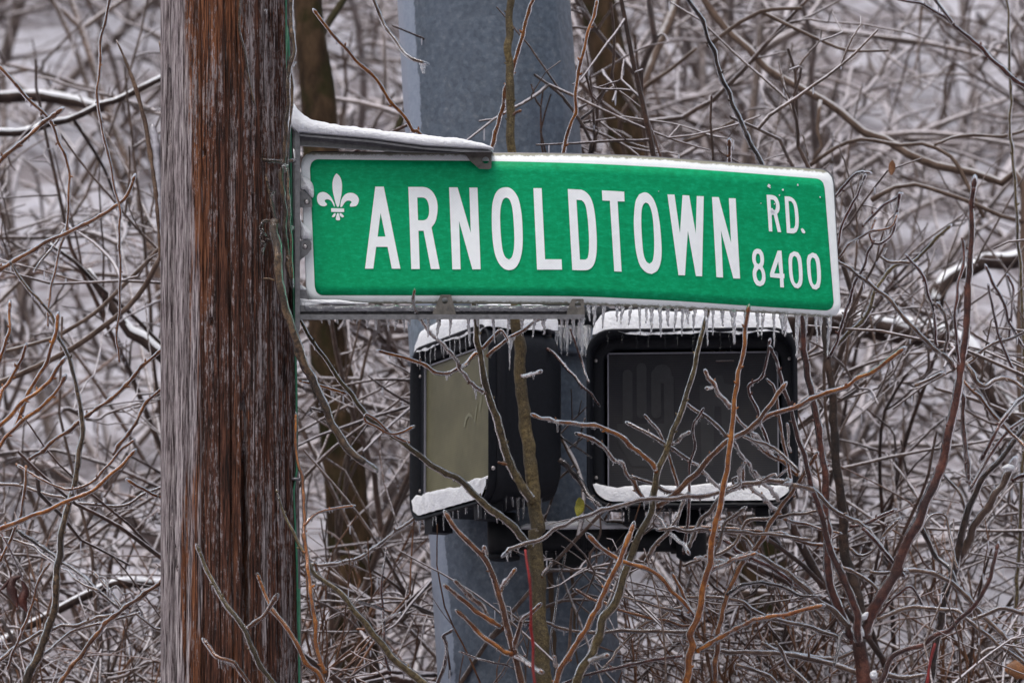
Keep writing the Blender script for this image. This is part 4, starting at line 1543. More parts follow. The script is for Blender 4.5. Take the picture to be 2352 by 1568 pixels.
twig(t, 'R:550,830 590,800 640,765', 9, 8, M['brown'], 9.32, 9.25, 1)
twig(t, 'B1:1715,1420 1760,1390 1815,1380', 13, 11, M['brown'], 9.35, 9.25, 1)

# 4 orange upright sapling in front of the signal
t = plant('sapling', 'upright orange-barked sapling whose tip touches the lower edge of the green sign', 'sapling', 1568, 9.2)
twig(t, 'B2:20,1590 80,1200 110,1100 160,850 210,600 R:830,1250 860,1100 885,950 905,800 925,650 930,550 950,440 970,320 990,150 1008,40', 19, 9, M['orange'], 9.2, 8.98, .5, True, True, name='trunk')
twig(t, 'R:918,620 870,560 800,480 760,410', 11, 9, M['brown'], 9.1, 9.0, 1.2)
twig(t, 'R:800,480 785,490 770,492', 8, 8, M['brown'], 9.03, 9.0, .8)
twig(t, 'B2:100,1350 200,1280 320,1220 450,1150 600,1110 750,1080 910,1045', 12, 11, M['orange'], 9.18, 9.0, 1.5, drips=.8)
twig(t, 'B2:110,1160 60,1080 0,960 B1:2300,850', 10, 8, M['brown'], 9.2, 9.15, .8)
twig(t, 'B2:175,805 250,770 330,720 470,685', 10, 10, M['orange'], 9.17, 9.05, 1.4)

# 5 orange twig group bottom middle
t = plant('sapling', 'slim bright orange iced shoot crossing the grey sapling near the bottom edge', 'sapling', 1276, 9.1)
twig(t, 'B1:1475,1580 1520,1450 1600,1330 1700,1180 1780,1000 1830,880 1900,750 1960,620 1995,525', 13, 11, M['orange'], 9.1, 9.0, 1.2, True, True)
twig(t, 'B2:120,1150 0,1010 B1:2250,880 2130,790 2000,750 1900,710 1820,660 1740,590', 11, 10, M['orange'], 9.22, 9.05, 1.3, drips=.8)
twig(t, 'B1:1480,1460 1470,1400', 9, 8, M['brown'], 9.1, 9.05, 1)

# 6 iced vines running level across the lower right
t = plant('iced_vine', 'long ice-coated vine slanting up from the lower centre across the snow of the right signal', 'vine', 1700, 9.3)
twig(t, 'B2:760,205 600,180 400,200 200,270 0,290 B1:2200,300 2000,325 1850,365 1700,410 1500,500 1400,560 1250,615 1160,640 1142,665', 10, 8, M['gray'], 9.35, 9.15, 1.4, False, drips=1.6)
twig(t, 'B2:760,205 900,240 1050,380 1200,450 1350,600', 10, 8, M['gray'], 9.35, 9.5, 1)
icicle(at(1166, 1268, 9.15), .022, t, 1.3)
for s_ in ('B2:400,200 350,190 345,160 375,150 400,175 390,215 340,230', 'B2:520,190 560,160 600,130 640,125 650,150 690,120', 'B2:690,190 720,165 745,175 735,195 715,190'):
    twig(t, s_, 7, 5, M['gray'], 9.33, 9.3, 1.2, False)
twig(t, 'B2:400,200 380,120 415,60 P:1710,1062', 8, 6, M['brown'], 9.33, 9.2, 1)
t = plant('iced_vine', 'dark arching iced vine low on the right with a row of tiny icicles under it', 'vine', 1900, 9.6)
twig(t, 'B2:300,960 370,920 450,890 550,875 650,890 720,920 800,960 900,970', 8, 7, M['dark'], 9.4, 9.4, 1.2, False, drips=3)

HZ = [
    ('B1:2400,1215 2200,1212 1950,1210 1700,1225 1500,1190 1420,1150 1250,1120 1135,1070', 10, 7, 'gray'),
    ('B1:2450,1170 2300,1150 2100,1110 1900,1060 1750,1000 1650,945', 9, 8, 'brown'),
    ('B1:2352,1080 2200,1040 2000,990 1850,930 1770,860', 8, 5, 'gray'),
    ('B1:2352,1380 2100,1420 1900,1470 1700,1500 1560,1560', 9, 7, 'red'),
    ('B1:2352,1040 2200,1110 2080,1180 1950,1290 1820,1450', 8, 7, 'gray'),
    ('B2:1210,1500 1000,1430 700,1370 400,1350 100,1345', 14, 9, 'gray'),
    ('B2:1150,1300 900,1180 700,1140 500,1070 400,1000 250,980 30,975', 9, 8, 'gray'),
    ('B2:500,690 440,580 350,540 200,520 0,515', 8, 8, 'gray'),
    ('B2:1080,650 900,620 700,560 500,530 250,500 0,500', 9, 8, 'brown'),
    ('B2:0,760 200,700 350,620 450,460 600,430 760,410 930,380', 9, 8, 'gray'),
    ('B2:1340,1130 1500,1060 1650,1050 1850,1070 2000,1160 2352,1430', 10, 8, 'gray'),
    ('B2:1350,1500 1500,1530 1620,1520', 14, 10, 'gray'),
    ('B2:700,440 850,470 950,510 1060,530', 7, 6, 'brown'),
    ('B2:2352,1090 2230,1060 2130,1080 2030,1120', 12, 8, 'gray'),
    ('B2:540,1290 700,1360 850,1380 1040,1400 1180,1350', 11, 9, 'gray'),
    ('M2:1600,1090 1750,1020', 8, 8, 'gray'),
    ('B2:1090,770 1200,810 1300,880 1370,960', 9, 7, 'gray'),
    ('B2:1500,790 1650,800 1800,850 1900,920 2050,1080 2200,1230 2352,1400', 11, 10, 'gray'),
    ('B2:120,480 300,600 500,720 700,830 820,920 1000,1060', 9, 9, 'red'),
    ('B2:1150,490 1230,480 1330,430 1430,390', 9, 7, 'red'),
    ('B2:1240,500 1330,590 1440,720 1500,800', 10, 8, 'red'),
    ('B2:1360,600 1400,520 1460,470', 9, 8, 'gray'),
    ('B2:1150,640 1250,690 1360,600', 8, 6, 'gray'),
    ('B2:1290,800 1350,810 1500,800', 8, 8, 'gray'),
    ('B2:1660,480 1700,420 1760,405 1810,420 1830,500 1860,640 1890,760', 6, 5, 'gray'),
    ('B2:870,1390 880,1280 930,1220 1010,1210 1015,1240', 6, 5, 'brown'),
    ('B2:640,1280 680,1360 760,1470 860,1567', 8, 8, 'gray'),
    ('B2:370,1440 500,1480 600,1530 640,1567', 9, 9, 'gray'),
]
t = plant('tangled_shrub', 'low tangle of level ice-coated twigs in front of the red-brown shrub at lower right', 'shrub', 1900, 9.7)
for i, (s_, a, b, c) in enumerate(HZ):
    twig(t, s_, a, b, M[c], 9.45 + .3 * ((i * 37) % 10) / 10, None, 1.2, True, drips=.9)

# 7 red-brown shrub on the right
t = plant('red_shrub', 'multi-stemmed red-brown shrub right of the signals, its forked base holding snow', 'shrub', 1985, 9.5)
twig(t, 'B2:1255,1600 1240,1450 1225,1350 1215,1270', 34, 30, M['red'], 9.5, 9.5, 0, False, True, name='trunk')
twig(t, 'B2:1220,1310 1170,1000 1100,850 1020,650 960,450 900,250 830,0 M2:760,1300 700,1100 640,900 618,855', 20, 8, M['red'], 9.48, 9.3, .3)
twig(t, 'B2:1180,1290 1050,1000 1000,800 990,500 980,200 960,0 M2:900,1200 850,900 810,620 P:1830,690', 22, 13, M['red'], 9.55, 9.45, .1)
twig(t, 'B2:1230,1120 1180,850 1110,650 1090,300 1060,0 M2:1040,1200 1000,900 970,630 P:1885,690', 26, 14, M['dark'], 9.62, 9.6, 0)
twig(t, 'B2:1250,1260 1330,1050 1440,850 1550,600 1650,400 1740,180 1810,0 M2:1850,1350 1900,1100 1920,900 1960,600 1970,300 1990,100 T2:1992,1500 2000,1400 2005,1290', 29, 12, M['red'], 9.48, 9.35, .15)
twig(t, 'B2:1340,1600 1450,1400 1700,1260 1900,1130 2040,1000 2130,830 2165,650', 15, 9, M['red'], 9.4, 9.3, .4)
twig(t, 'B2:1150,1190 1000,1040 800,880 650,760 500,680', 15, 10, M['gray'], 9.5, 9.4, .9)
twig(t, 'B2:220,1567 250,1200 290,1000 350,850 400,750 490,650 600,480 700,330 820,150 900,30', 13, 9, M['brown'], 9.55, 9.4, .8)
twig(t, 'B2:1340,1110 1550,900 1650,1030 ', 7, 6, M['red'], 9.5, 9.5, .6)
twig(t, 'M2:1925,70 1945,150 1920,300 1890,450 1870,630 1895,800 1900,900', 8, 7, M['red'], 9.32, 9.36, .6)
twig(t, 'M2:1920,1100 1940,1400 B2:1970,130', 10, 9, M['red'], 9.5, 9.5, .4)
twig(t, 'M2:1870,980 1800,890 1700,810 1550,640 1400,470 1250,360 1130,270 1085,245', 10, 7, M['gray'], 9.4, 9.25, 1)
twig(t, 'M2:1755,830 1740,700 1730,600 1700,470 1640,320 1560,215', 7, 6, M['red'], 9.4, 9.3, .8)
twig(t, 'M2:1800,890 1830,740 1810,620 1775,550', 7, 8, M['gray'], 9.38, 9.3, .8)
twig(t, 'M2:1870,640 1840,570 1810,515', 5, 4, M['brown'], 9.35, 9.3, .6)
for s_ in ('B2:1215,1130 1250,1085 1285,1078 1270,1130', 'B2:1205,1170 1225,1165 1250,1210 1250,1250 1220,1220', 'B2:1290,1500 1330,1480 1340,1530 1300,1540'):
    pts = parse(s_)
    snow_blob('snow_patch', pts, TRS['P'], 9.47, .018, t)
twig(t, 'B2:1120,1200 1080,1280 1050,1420', 9, 7, M['dark'], 9.45, 9.4, .4)

# 8 grey-brown shrub at the far right
t = plant('forked_shrub', 'dark forked shrub at the right edge with a snow-topped broken stub', 'shrub', 2150, 9.9)
twig(t, 'B2:1690,1600 1780,1100 1830,900 1880,780 1930,500 2000,300 2100,120 2200,20 P:2352,980 2420,930', 22, 11, M['dark'], 9.9, 9.8, .3, True, True, name='trunk')
twig(t, 'B2:1890,760 2000,520 2120,330 2200,200 2250,110', 20, 18, M['limb2'], 9.88, 9.8, .3, False)
snow_blob('snow_patch', parse('B2:2200,85 2240,60 2285,75 2270,100 2215,100'), TRS['P'], 9.79, .014, t)
twig(t, 'B2:2010,280 1985,200 1965,130 1950,0 M2:1925,1400 1930,1150 1915,1040', 11, 8, M['red'], 9.86, 9.8, .4)
twig(t, 'B2:2270,175 2352,145 P:2420,1085', 10, 9, M['red'], 9.85, 9.8, .5)
twig(t, 'B2:1960,420 1920,270 1860,200 1760,110', 7, 6, M['gray'], 9.86, 9.8, 1)
twig(t, 'M2:2420,830 2352,830 2260,660 2200,500 2100,290', 8, 6, M['red'], 9.8, 9.7, 1)
twig(t, 'M2:2250,760 2265,600 2280,430 2250,350', 6, 5, M['red'], 9.8, 9.7, 1)
twig(t, 'M2:2420,980 2300,1000 2200,800 2150,650 2110,420', 7, 5, M['red'], 9.8, 9.7, 1)
twig(t, 'M2:2400,1120 2230,1290 2150,1420 2080,1560', 11, 9, M['red'], 9.75, 9.7, .8)
twig(t, 'M2:2400,1300 2250,1400 2120,1560 B2:2000,200', 9, 8, M['red'], 9.78, 9.7, .8)
twig(t, 'M2:1950,930 2000,1040 2080,1090 2150,1060 2250,1050 2352,1110', 12, 9, M['gray'], 9.7, 9.7, 1.2)
twig(t, 'M2:1940,950 2050,860 2150,800 2250,770 2400,700', 8, 6, M['gray'], 9.8, 9.7, 1)
twig(t, 'B2:1640,500 1750,690 1850,810 1890,900', 13, 9, M['dark'], 9.8, 9.8, .8)
twig(t, 'M2:1930,1050 2050,1190 2180,1320 2300,1450 2352,1500', 8, 8, M['brown'], 9.75, 9.7, 1)

# 9 twigs on the right of the sign
t = plant('hanging_twigs', 'red-brown twigs just right of the sign, one ending in a curled red leaf', 'shrub', 1960, 9.5)
twig(t, 'T2:1000,1400 1055,1350 1150,1235 1240,1182 1265,1190', 8, 7, M['red'], 9.4, 9.3, 1)
twig(t, 'M2:1060,160 T2:1100,1550 1180,1380 1250,1230', 6, 7, M['red'], 9.4, 9.3, .8)
twig(t, 'T2:1240,1560 1350,1450 1490,1350', 7, 7, M['red'], 9.4, 9.3, 1)
twig(t, 'M2:1070,215 1150,120 1250,50 1430,0 T2:1470,1500', 6, 5, M['brown'], 9.4, 9.3, 1.2)
twig(t, 'M2:1000,900 1060,800 1100,650 1180,400 1270,230 1310,110', 8, 6, M['red'], 9.5, 9.35, .8)
twig(t, 'M2:1310,110 1285,50 1300,10 T2:1320,1530', 5, 5, M['brown'], 9.35, 9.35, 1)
twig(t, 'M2:1300,100 1350,110 1400,80 1450,20 T2:1480,1480 1490,1370', 6, 9, M['leaf'], 9.35, 9.3, .8)
twig(t, 'M2:1060,810 1200,680 1290,560 1330,430 1450,290 1580,230 1700,130 1820,10', 11, 8, M['olive'], 9.9, 9.8, .9, drips=.8)
twig(t, 'M2:1350,195 1450,230 1540,240', 7, 8, M['gray'], 9.8, 9.8, 1)
icicle(at(2034, 570, 9.35), .014, t, 1.3)

# 10 bent twigs over the right signal
t = plant('bent_shrub', 'crooked thin red twigs crossing the dark screen of the right signal', 'shrub', 1600, 9.5)
for s_, a, b, c in [
    ('R:1170,900 1130,810 1100,720 1050,590 1015,485 1070,440 1110,370 1140,220', 8, 6, 'red'),
    ('R:660,930 600,890 500,820 400,760 305,715', 8, 8, 'gray'),
    ('R:600,1130 570,1020 530,900 480,780 400,675', 7, 7, 'brown'),
    ('R:880,790 830,720 740,650 655,600', 9, 7, 'gray'),
    ('R:620,1500 650,1250 660,1000 680,850 680,740 725,640', 7, 6, 'red'),
    ('R:380,1160 310,1070 250,960 180,890 90,810 10,780', 9, 9, 'brown'),
    ('R:1310,1020 1200,940 1100,870 1000,740 930,650', 9, 7, 'brown'),
    ('R:620,1140 520,1120 430,1070 340,1040', 8, 8, 'gray'),
    ('R:1390,1410 1250,1390 1100,1370 900,1360 700,1350 500,1345', 8, 8, 'gray'),
    ('R:1060,1040 1000,940 950,870 900,780', 8, 7, 'red'),
    ('R:860,1110 780,1040 730,970 690,950', 8, 8, 'brown'),
    ('R:1200,1180 1130,1100 1060,1010', 8, 8, 'red'),
    ('R:1180,930 1100,830 1050,770', 7, 7, 'brown'),
    ('R:1200,1240 1050,1110 990,1070 980,990', 8, 7, 'brown'),
    ('R:440,1250 500,1340 560,1400 640,1470', 9, 8, 'brown'),
    ('R:640,1470 720,1300 790,1210 880,1120 1000,1090 1060,1060', 11, 9, 'gray'),
    ('R:380,1560 450,1440 530,1350 600,1230 630,1160', 10, 8, 'gray'),
    ('R:1290,1150 1260,1000 1230,830 1160,470 1145,460', 8, 6, 'brown'),
    ('R:800,1500 850,1380 890,1290 960,1240', 9, 8, 'gray'),
    ('R:1040,1480 1000,1500 850,1540 700,1520', 11, 8, 'orange'),
    ('R:1320,1000 1200,880 1130,840 1000,790', 8, 7, 'gray'),
    ('R:1270,880 1255,800 1250,720', 5, 6, 'brown')]:
    twig(t, s_, a, b, M[c], 9.55 if c != 'gray' else 9.42, 9.4, 1.1, True, drips=.8)

# 11 twigs above the sign
t = plant('orange_shoots', 'three smooth orange shoots rising behind the upper edge of the sign against the metal pole', 'sapling', 1100, 9.6)
twig(t, 'P:1100,560 T1:1030,1040 1090,830 1130,650 1200,420 1250,220 1300,40 P:1222,5', 12, 9, M['orange'], 9.5, 9.45, .2)
twig(t, 'P:1280,560 T1:1530,1060 1580,850 1600,700 1640,500 1700,230 1755,40', 10, 8, M['orange'], 9.5, 9.45, .2)
twig(t, 'P:1060,470 T1:565,940 500,890 400,760 300,640 220,520 100,420 0,310 T0:2185,100', 10, 8, M['orange'], 9.5, 9.4, .25, drips=.3)
t = plant('dead_twig', 'grey dead twig hanging from the top edge, an icicle at its split end', 'twig', 850, 9.6)
twig(t, 'P:858,-60 T1:230,0 300,180 400,320 480,400 560,430', 8, 8, M['gray'], 9.5, 9.45, .9, False)
icicle(at(972, 146, 9.45), .026, t, 1.6)
t = plant('dark_shoot', 'straight dark red shoot rising from behind the right half of the sign', 'sapling', 1748, 9.7)
twig(t, 'P:1800,500 T2:550,1140 440,920 330,680 220,400 130,150 50,0 P:1570,-60', 12, 9, M['dark'], 9.5, 9.45, .5)
twig(t, 'P:1676,400 T2:325,1120 322,1010', 7, 10, M['brown'], 9.4, 9.35, .6)
t = plant('dark_branch', 'dark branch slanting down through the top right corner', 'branch', 2200, 10)
twig(t, 'P:2420,250 T2:2352,590 2150,430 2000,290 1870,180 1700,50 1500,0', 13, 5, M['red'], 9.8, 9.6, 1)
twig(t, 'T2:1870,170 1800,80 1740,0', 7, 6, M['red'], 9.65, 9.6, .8)
t = plant('olive_shoot', 'tall thin olive-yellow shoot near the right edge', 'sapling', 2310, 10.3)
twig(t, 'P:2330,1568 P:2352,900 T2:2310,1560 2265,1000 2255,700 2250,400 2240,0 P:2310,-50', 11, 6, M['olive'], 10.8, 10.6, .5, True, True)

# 12 left side shrubs
t = plant('knobbly_shrub', 'brown shrub left of the wooden pole with knobbly buds along its stems', 'shrub', 60, 9.4)
twig(t, 'B0:170,1590 250,1400 330,1200 380,1000 410,650 440,470 500,230 540,0 M0:570,1400 540,1150 480,930 400,720 340,590 200,430 80,255', 20, 5, M['vine'], 9.4, 9.35, .4, True, True, knob=.35, name='trunk')
twig(t, 'M0:-100,350 0,300 150,200 300,110 500,15 T0:700,1490 850,1390 900,1300 915,1250', 11, 8, M['brown'], 9.4, 9.3, .8, knob=.35)
twig(t, 'T0:-80,1200 0,1120 150,980 300,850 390,780', 10, 9, M['brown'], 9.3, 9.25, .8, knob=.4)
twig(t, 'B0:400,1600 550,1380 700,1200 830,1080 950,980 1100,880', 11, 9, M['brown'], 9.3, 9.25, .6, True, True, knob=.4)
twig(t, 'M0:200,1600 400,1440 620,1280 800,1150 950,990 1080,870', 9, 8, M['brown'], 9.5, 9.45, .8, knob=.4)
twig(t, 'M0:780,1567 900,1390 1000,1220 1090,1130', 8, 8, M['brown'], 9.5, 9.45, .8, knob=.4)
twig(t, 'B0:345,740 250,900 200,1100 130,1270 60,1450', 6, 7, M['brown'], 9.3, 9.35, .7, knob=.3)
twig(t, 'B0:110,60 250,150 400,220 500,240 650,170 790,10 M0:900,1480', 6, 6, M['brown'], 9.35, 9.3, .8)
twig(t, 'B0:180,70 160,300 100,500 0,720 P:-30,1330', 7, 7, M['brown'], 9.3, 9.3, .6)
t = plant('orange_shrub', 'cluster of bright orange iced shoots at the left edge', 'shrub', 10, 9.2)
for s_, a, b in [('M0:-80,1600 0,1500 100,1390 200,1290 350,1180 430,1060', 10, 8), ('M0:-60,1450 0,1370 170,1190 300,1080 415,940', 10, 9), ('M0:100,1390 150,1250 210,1110 310,930 360,780 395,640', 9, 9), ('M0:-50,1250 0,1180 80,1030 170,840', 9, 7), ('M0:-40,1050 0,930 50,740 65,550', 8, 8), ('P:-60,1245 B0:30,500 200,420 450,320 650,240 780,110 900,0', 12, 8), ('B0:1110,290 1000,240 910,190', 7, 7)]:
    twig(t, s_, a, b, M['orange'], 9.15, 9.1, 1.2, drips=.4)
t = plant('hanging_vine', 'thin brown vine hanging straight down left of the wooden pole', 'vine', 270, 9.4)
twig(t, 'P:255,-60 T0:755,0 700,250 685,500 680,780 740,1050 780,1250 830,1450 M0:830,0 830,300 820,600 800,780 820,905', 7, 5, M['brown'], 9.3, 9.3, .8)
t = plant('left_vine', 'crooked brown vine crossing from the left edge below the snowy limb', 'vine', 100, 9.5)
twig(t, 'P:-50,110 T0:0,460 180,670 340,830 430,1050 470,1220 460,1567 M0:400,200 340,450 330,660', 9, 5, M['brown'], 9.45, 9.4, .8)
twig(t, 'M0:450,0 380,110 300,210 250,280', 6, 5, M['gray'], 9.45, 9.4, 1)
t = plant('leaning_shrub', 'pair of long iced stems sweeping up from the lower left corner', 'shrub', 50, 9.5)
twig(t, 'P:-60,1545 B0:0,1400 130,1300 350,1200 600,1150 750,1100 830,1090', 10, 8, M['gray'], 9.45, 9.4, 1.2)
twig(t, 'B0:250,1400 500,1220 750,1140 940,1090', 8, 6, M['gray'], 9.5, 9.4, 1)
twig(t, 'B0:-100,190 0,200 150,220 400,290 600,330 850,340 1090,230', 8, 7, M['gray'], 9.8, 9.8, .8)
twig(t, 'B0:110,510 300,650 500,780 650,910 830,1060', 10, 8, M['dark'], 9.6, 9.5, .8)
twig(t, 'B0:0,560 200,620 400,760 560,880 650,920', 7, 7, M['gray'], 9.6, 9.5, .8)
# tangled dead vine bits near that crossing
twig(t, 'B0:640,800 700,860 760,930 800,1000 850,1070', 7, 6, M['gray'], 9.45, 9.4, .8)
twig(t, 'B0:660,850 700,840 740,870 750,930 800,900 850,960 900,950 930,1010 980,1090 960,1120', 4, 3, M['gray'], 9.42, 9.4, .8, False)
twig(t, 'B0:940,1090 1000,1150 1060,1190 1110,1200', 7, 6, M['gray'], 9.4, 9.4, .9)
twig(t, 'B0:1000,1230 1030,1190 1070,1210 1060,1250 1020,1240', 3, 3, M['gray'], 9.4, 9.4, .9, False)

# 13 saplings around the wooden pole
t = plant('sapling', 'thin iced sapling with a fork, standing directly in front of the wooden pole', 'sapling', 627, 8.75)
twig(t, 'B0:1890,1590 1800,1450 1730,1320 1690,1200 1620,1100 1520,980 1430,790 1375,665', 13, 9, M['olive'], 8.75, 8.72, .9, True, True)
twig(t, 'B0:1690,1200 1780,1130 1880,1010', 9, 9, M['brown'], 8.75, 8.7, 1)
t = plant('sapling', 'short iced twig crossing the bottom of the wooden pole', 'sapling', 570, 8.7)
twig(t, 'B0:1730,1600 1650,1490 1550,1400 1430,1305', 10, 8, M['brown'], 8.72, 8.7, 1, True, True)
t = plant('sapling', 'kinked orange-brown sapling leaning over the lower right edge of the wooden pole', 'sapling', 743, 8.78)
twig(t, 'B0:2240,1590 2200,1500 2130,1430 2050,1300 1950,1150 1850,1000 1820,930 1790,860', 12, 8, M['orange'], 8.78, 8.75, .8, True, True)
twig(t, 'B0:2240,1500 2190,1350 2160,1100 2140,900 2110,650 2090,450 2080,200 2045,0 P:679,1010 679,960', 12, 6, M['orange'], 8.8, 8.85, .4)
twig(t, 'B0:2095,485 2150,430 2200,390 2270,372 B1:0,360 60,350', 6, 6, M['orange'], 8.82, 8.9, 1.2)
t = plant('sapling', 'olive sapling leaning left from the lower centre past the mossy trunk to the wooden pole', 'sapling', 970, 8.9)
twig(t, 'B1:600,1600 450,1480 300,1320 150,1150 0,960 B0:2250,880 2150,800 2100,690 2040,580 1960,420 1910,260', 20, 5, M['olive'], 8.9, 8.85, .25, True, True)
twig(t, 'B1:170,1190 150,1200 125,1195', 7, 5, M['brown'], 8.9, 8.9, .5)
twig(t, 'B0:2250,880 2200,830 2180,770', 8, 6, M['brown'], 8.9, 8.88, .8)
t = plant('dark_twig', 'crooked dark red twig rising from the bottom edge left of the metal pole', 'sapling', 1005, 9.3)
twig(t, 'B1:650,1590 710,1450 725,1300 705,1260 740,1220', 8, 6, M['red'], 9.2, 9.15, .8, True, True)
t = plant('hooked_twig', 'orange hooked twig left of the sideways signal, against the mossy trunk', 'twig', 850, 9.3)
twig(t, 'M1:470,1480 400,1450 250,1340 170,1290 160,1300 170,1345 250,1370 330,1420 400,1420 465,1385', 6, 6, M['orange'], 9.15, 9.1, .9)
twig(t, 'M0:2060,1055 2200,1085 2300,1110 P:784,900', 5, 7, M['orange'], 9.2, 9.2, 1)
t = plant('grey_branch', 'grey lichened branch between the mossy trunk and the sideways signal', 'branch', 850, 10.3)
twig(t, 'B1:-250,760 -120,750 0,740 150,690 280,600 400,510 470,460 530,410', 10, 7, M['gray'], 10.4, 10.2, .8)
twig(t, 'B1:285,1050 280,850 310,640', 5, 3, M['red'], 9.8, 9.8, .6)
twig(t, 'B1:340,1500 300,1380 290,1250 285,1050 P:870,1390', 7, 5, M['red'], 9.8, 9.8, .6)
twig(t, 'B1:285,1060 200,1035 120,1010', 6, 6, M['gray'], 9.8, 9.7, 1)
twig(t, 'B1:290,1140 340,1115 400,1090', 6, 6, M['gray'], 9.8, 9.7, 1)
twig(t, 'B1:1510,1500 1460,1380 1450,1250 1470,1100 1490,930 1490,850 1520,770 1540,700', 4, 4, M['dark'], 9.8, 9.8, .6)
twig(t, 'B1:1190,1470 1120,1440 1000,1410 920,1390 840,1360', 5, 4, M['red'], 9.6, 9.6, 1)

# bright red stems
for lab, s_, x in (('thin vivid red stem standing in front of the olive sapling at bottom centre', 'B1:1335,1600 1320,1350 1310,1100 1290,850 1268,650', 1228),
                   ('short thin crimson stem near the bottom edge at lower right', 'B2:1670,1600 1700,1450 1740,1295', 2140)):
    t = plant('red_shoot', lab, 'stem', x, 8.1, 'thin red stems')
    twig(t, s_, 7, 6, M['vred'], 8.1, 8.1, 0, False, True, name='stalk')

# dark twigs between the signals
t = plant('thin_branch', 'dark thin branches crossing the metal pole between the two signals', 'branch', 1300, 9.9)
twig(t, 'P:1256,800 M1:1490,900 1600,1030 1690,1130 1760,1200', 8, 6, M['red'], 9.75, 9.7, .4)
twig(t, 'M1:1580,700 1590,740 1650,900 1700,1050', 5, 5, M['red'], 9.7, 9.7, .5)
twig(t, 'B1:1500,30 1560,90 1640,180 1700,270 1760,330', 13, 10, M['dark'], 9.75, 9.7, .2)
twig(t, 'M1:1500,1430 1600,1500 1700,1567', 4, 4, M['dark'], 9.8, 9.8, .5)
twig(t, 'M1:1680,1310 1640,1450 1620,1490', 4, 4, M['dark'], 9.8, 9.8, .5)


# dead vine clinging to the pole
t = root('dead_vine', (PBASE.x + .13, YP - .1, 0), 'dried brown vine clinging to the right side of the wooden pole, with iced tendrils', 'vine')
yv = YP - .10
for s_, a, b, m_ in [
    ('P:664,-60 668,0 670,60 676,117 664,160 662,200 663,283 656,330 652,400 650,470 655,520 662,580 668,640', 11, 9, 'vine'),
    ('P:667,130 672,200 668,260 662,320 660,400 664,480 668,560 672,640', 7, 6, 'vine'),
    ('P:630,505 634,545 638,600 642,650 655,700 672,756 690,800 700,839 722,880 750,939 775,990 800,1030 838,1062', 20, 17, 'vine'),
    ('P:642,650 648,700 662,745 676,780 690,830', 9, 8, 'vine'),
    ('P:550,-40 550,0 549,55 560,110 570,170 578,220 584,265 588,310 598,345 605,367 610,400 620,450 628,485 636,512', 5, 7, 'vine'),
    ('P:549,60 543,72 530,80 522,84', 6, 4, 'vine')]:
    twig(t, s_, a, b, M[m_], yv - .02 if a < 15 else yv - .03, yv - .02, .5, False, knob=.25, name='vine_stem')
twig(t, 'P:605,367 625,371 650,370 672,369', 8, 9, M['vine'], yv - .02, yv + .03, 1.0, False, drips=2.5, name='vine_stem')
for s_ in ('P:622,508 612,505 602,510 597,522 600,532 610,538 614,548 608,560 599,556 597,545 602,538', 'P:612,548 620,552 630,556 634,566 630,572', 'P:657,590 664,598 672,604 668,614 660,612', 'P:605,640 618,640 632,645'):
    twig(t, s_, 6, 5, M['vine'], yv - .03, yv - .03, 1.3, False, name='tendril', drips=2)
twig(t, 'P:745,945 722,940 712,936 715,944', 6, 6, M['dark'], yv - .03, yv - .03, 1.3, False, name='tendril')
for (a, b, l) in ((626, 440, .012), (608, 560, .014), (604, 570, .016), (675, 143, .012), (648, 376, .012), (657, 378, .018), (609, 22, .012), (668, 520, .010), (525, 95, .01)):
    icicle(at(a, b, yv - .03), l, t, 1.6)


# ------------------------------------------------------------------ leaves
def leaf(name, label, s, Y, m, curl=.3, parent_lbl='leaf', wid=.4, th=.0012):
    pts = parse(s)
    P = catmull(np.array([tuple(at(a, b, Y)) for a, b in pts]), .006)
    n = len(P)
    L = np.linalg.norm(P[-1] - P[0])
    V = []
    for i, p in enumerate(P):
        t_ = P[min(i + 1, n - 1)] - P[max(i - 1, 0)]
        sd = np.cross(t_, [0, 1, 0])
        sd /= np.linalg.norm(sd) + 1e-9
        w = L * wid * math.sin(math.pi * (i + .15) / (n - .7)) ** .8 * .5
        for off, e in ((0, 0), (th, 1)):
            for k in range(7):
                u = k / 6 * 2 - 1
                V.append(tuple(p + sd * w * u * (1 + .12 * math.sin(i * 2.1 + k)) + np.array([0, curl * w * (u * u) + off + .3 * w * math.sin(i * .8), 0])))
    F = []
    for i in range(n - 1):
        for k in range(6):
            a = i * 14 + k
            F.append((a, a + 14, a + 15, a + 1))
            F.append((a + 7, a + 8, a + 22, a + 21))
        F.append((i * 14, i * 14 + 7, i * 14 + 21, i * 14 + 14))
        F.append((i * 14 + 6, i * 14 + 20, i * 14 + 27, i * 14 + 13))
    c = at(pts[0][0], pts[0][1], Y)
    t = root(name, c, label, parent_lbl)
    local(link('leaf_blade', mesh('leaf_blade', V, F), t, m), t)
    return t


leaf('yellow_leaf', 'small yellow-green leaf above the snowy black bracket', 'B1:1640,290 1645,340 1635,390 1625,420', 9.6, M['leaf2'], wid=.55)
tl = leaf('withered_leaf', 'shrivelled dark red leaf cluster hanging near the left edge', 'B0:150,830 90,850 70,900 90,960 120,1050', 9.3, M['leaf'], .8, wid=.3)
for s_ in ('B0:60,860 30,900 0,930', 'B0:150,860 170,930 150,1000 185,1080'):
    q = leaf('withered_leaf', 'x', s_, 9.3, M['leaf'], .9, wid=.3)
    c_ = q.children[0]
    wm = q.location.copy()
    c_.parent = tl
    local(c_, tl)
    bpy.data.objects.remove(q)
twig(tl, 'B0:10,540 50,620 100,720 150,830', 4, 3, M['leaf'], 9.3, 9.3, .6, False, name='leaf_stalk')
leaf('fallen_leaf', 'orange-brown leaf at the bottom right corner', 'B2:2220,1480 2290,1470 2352,1480 2420,1500', 9.7, M['leaf3'], wid=.7)
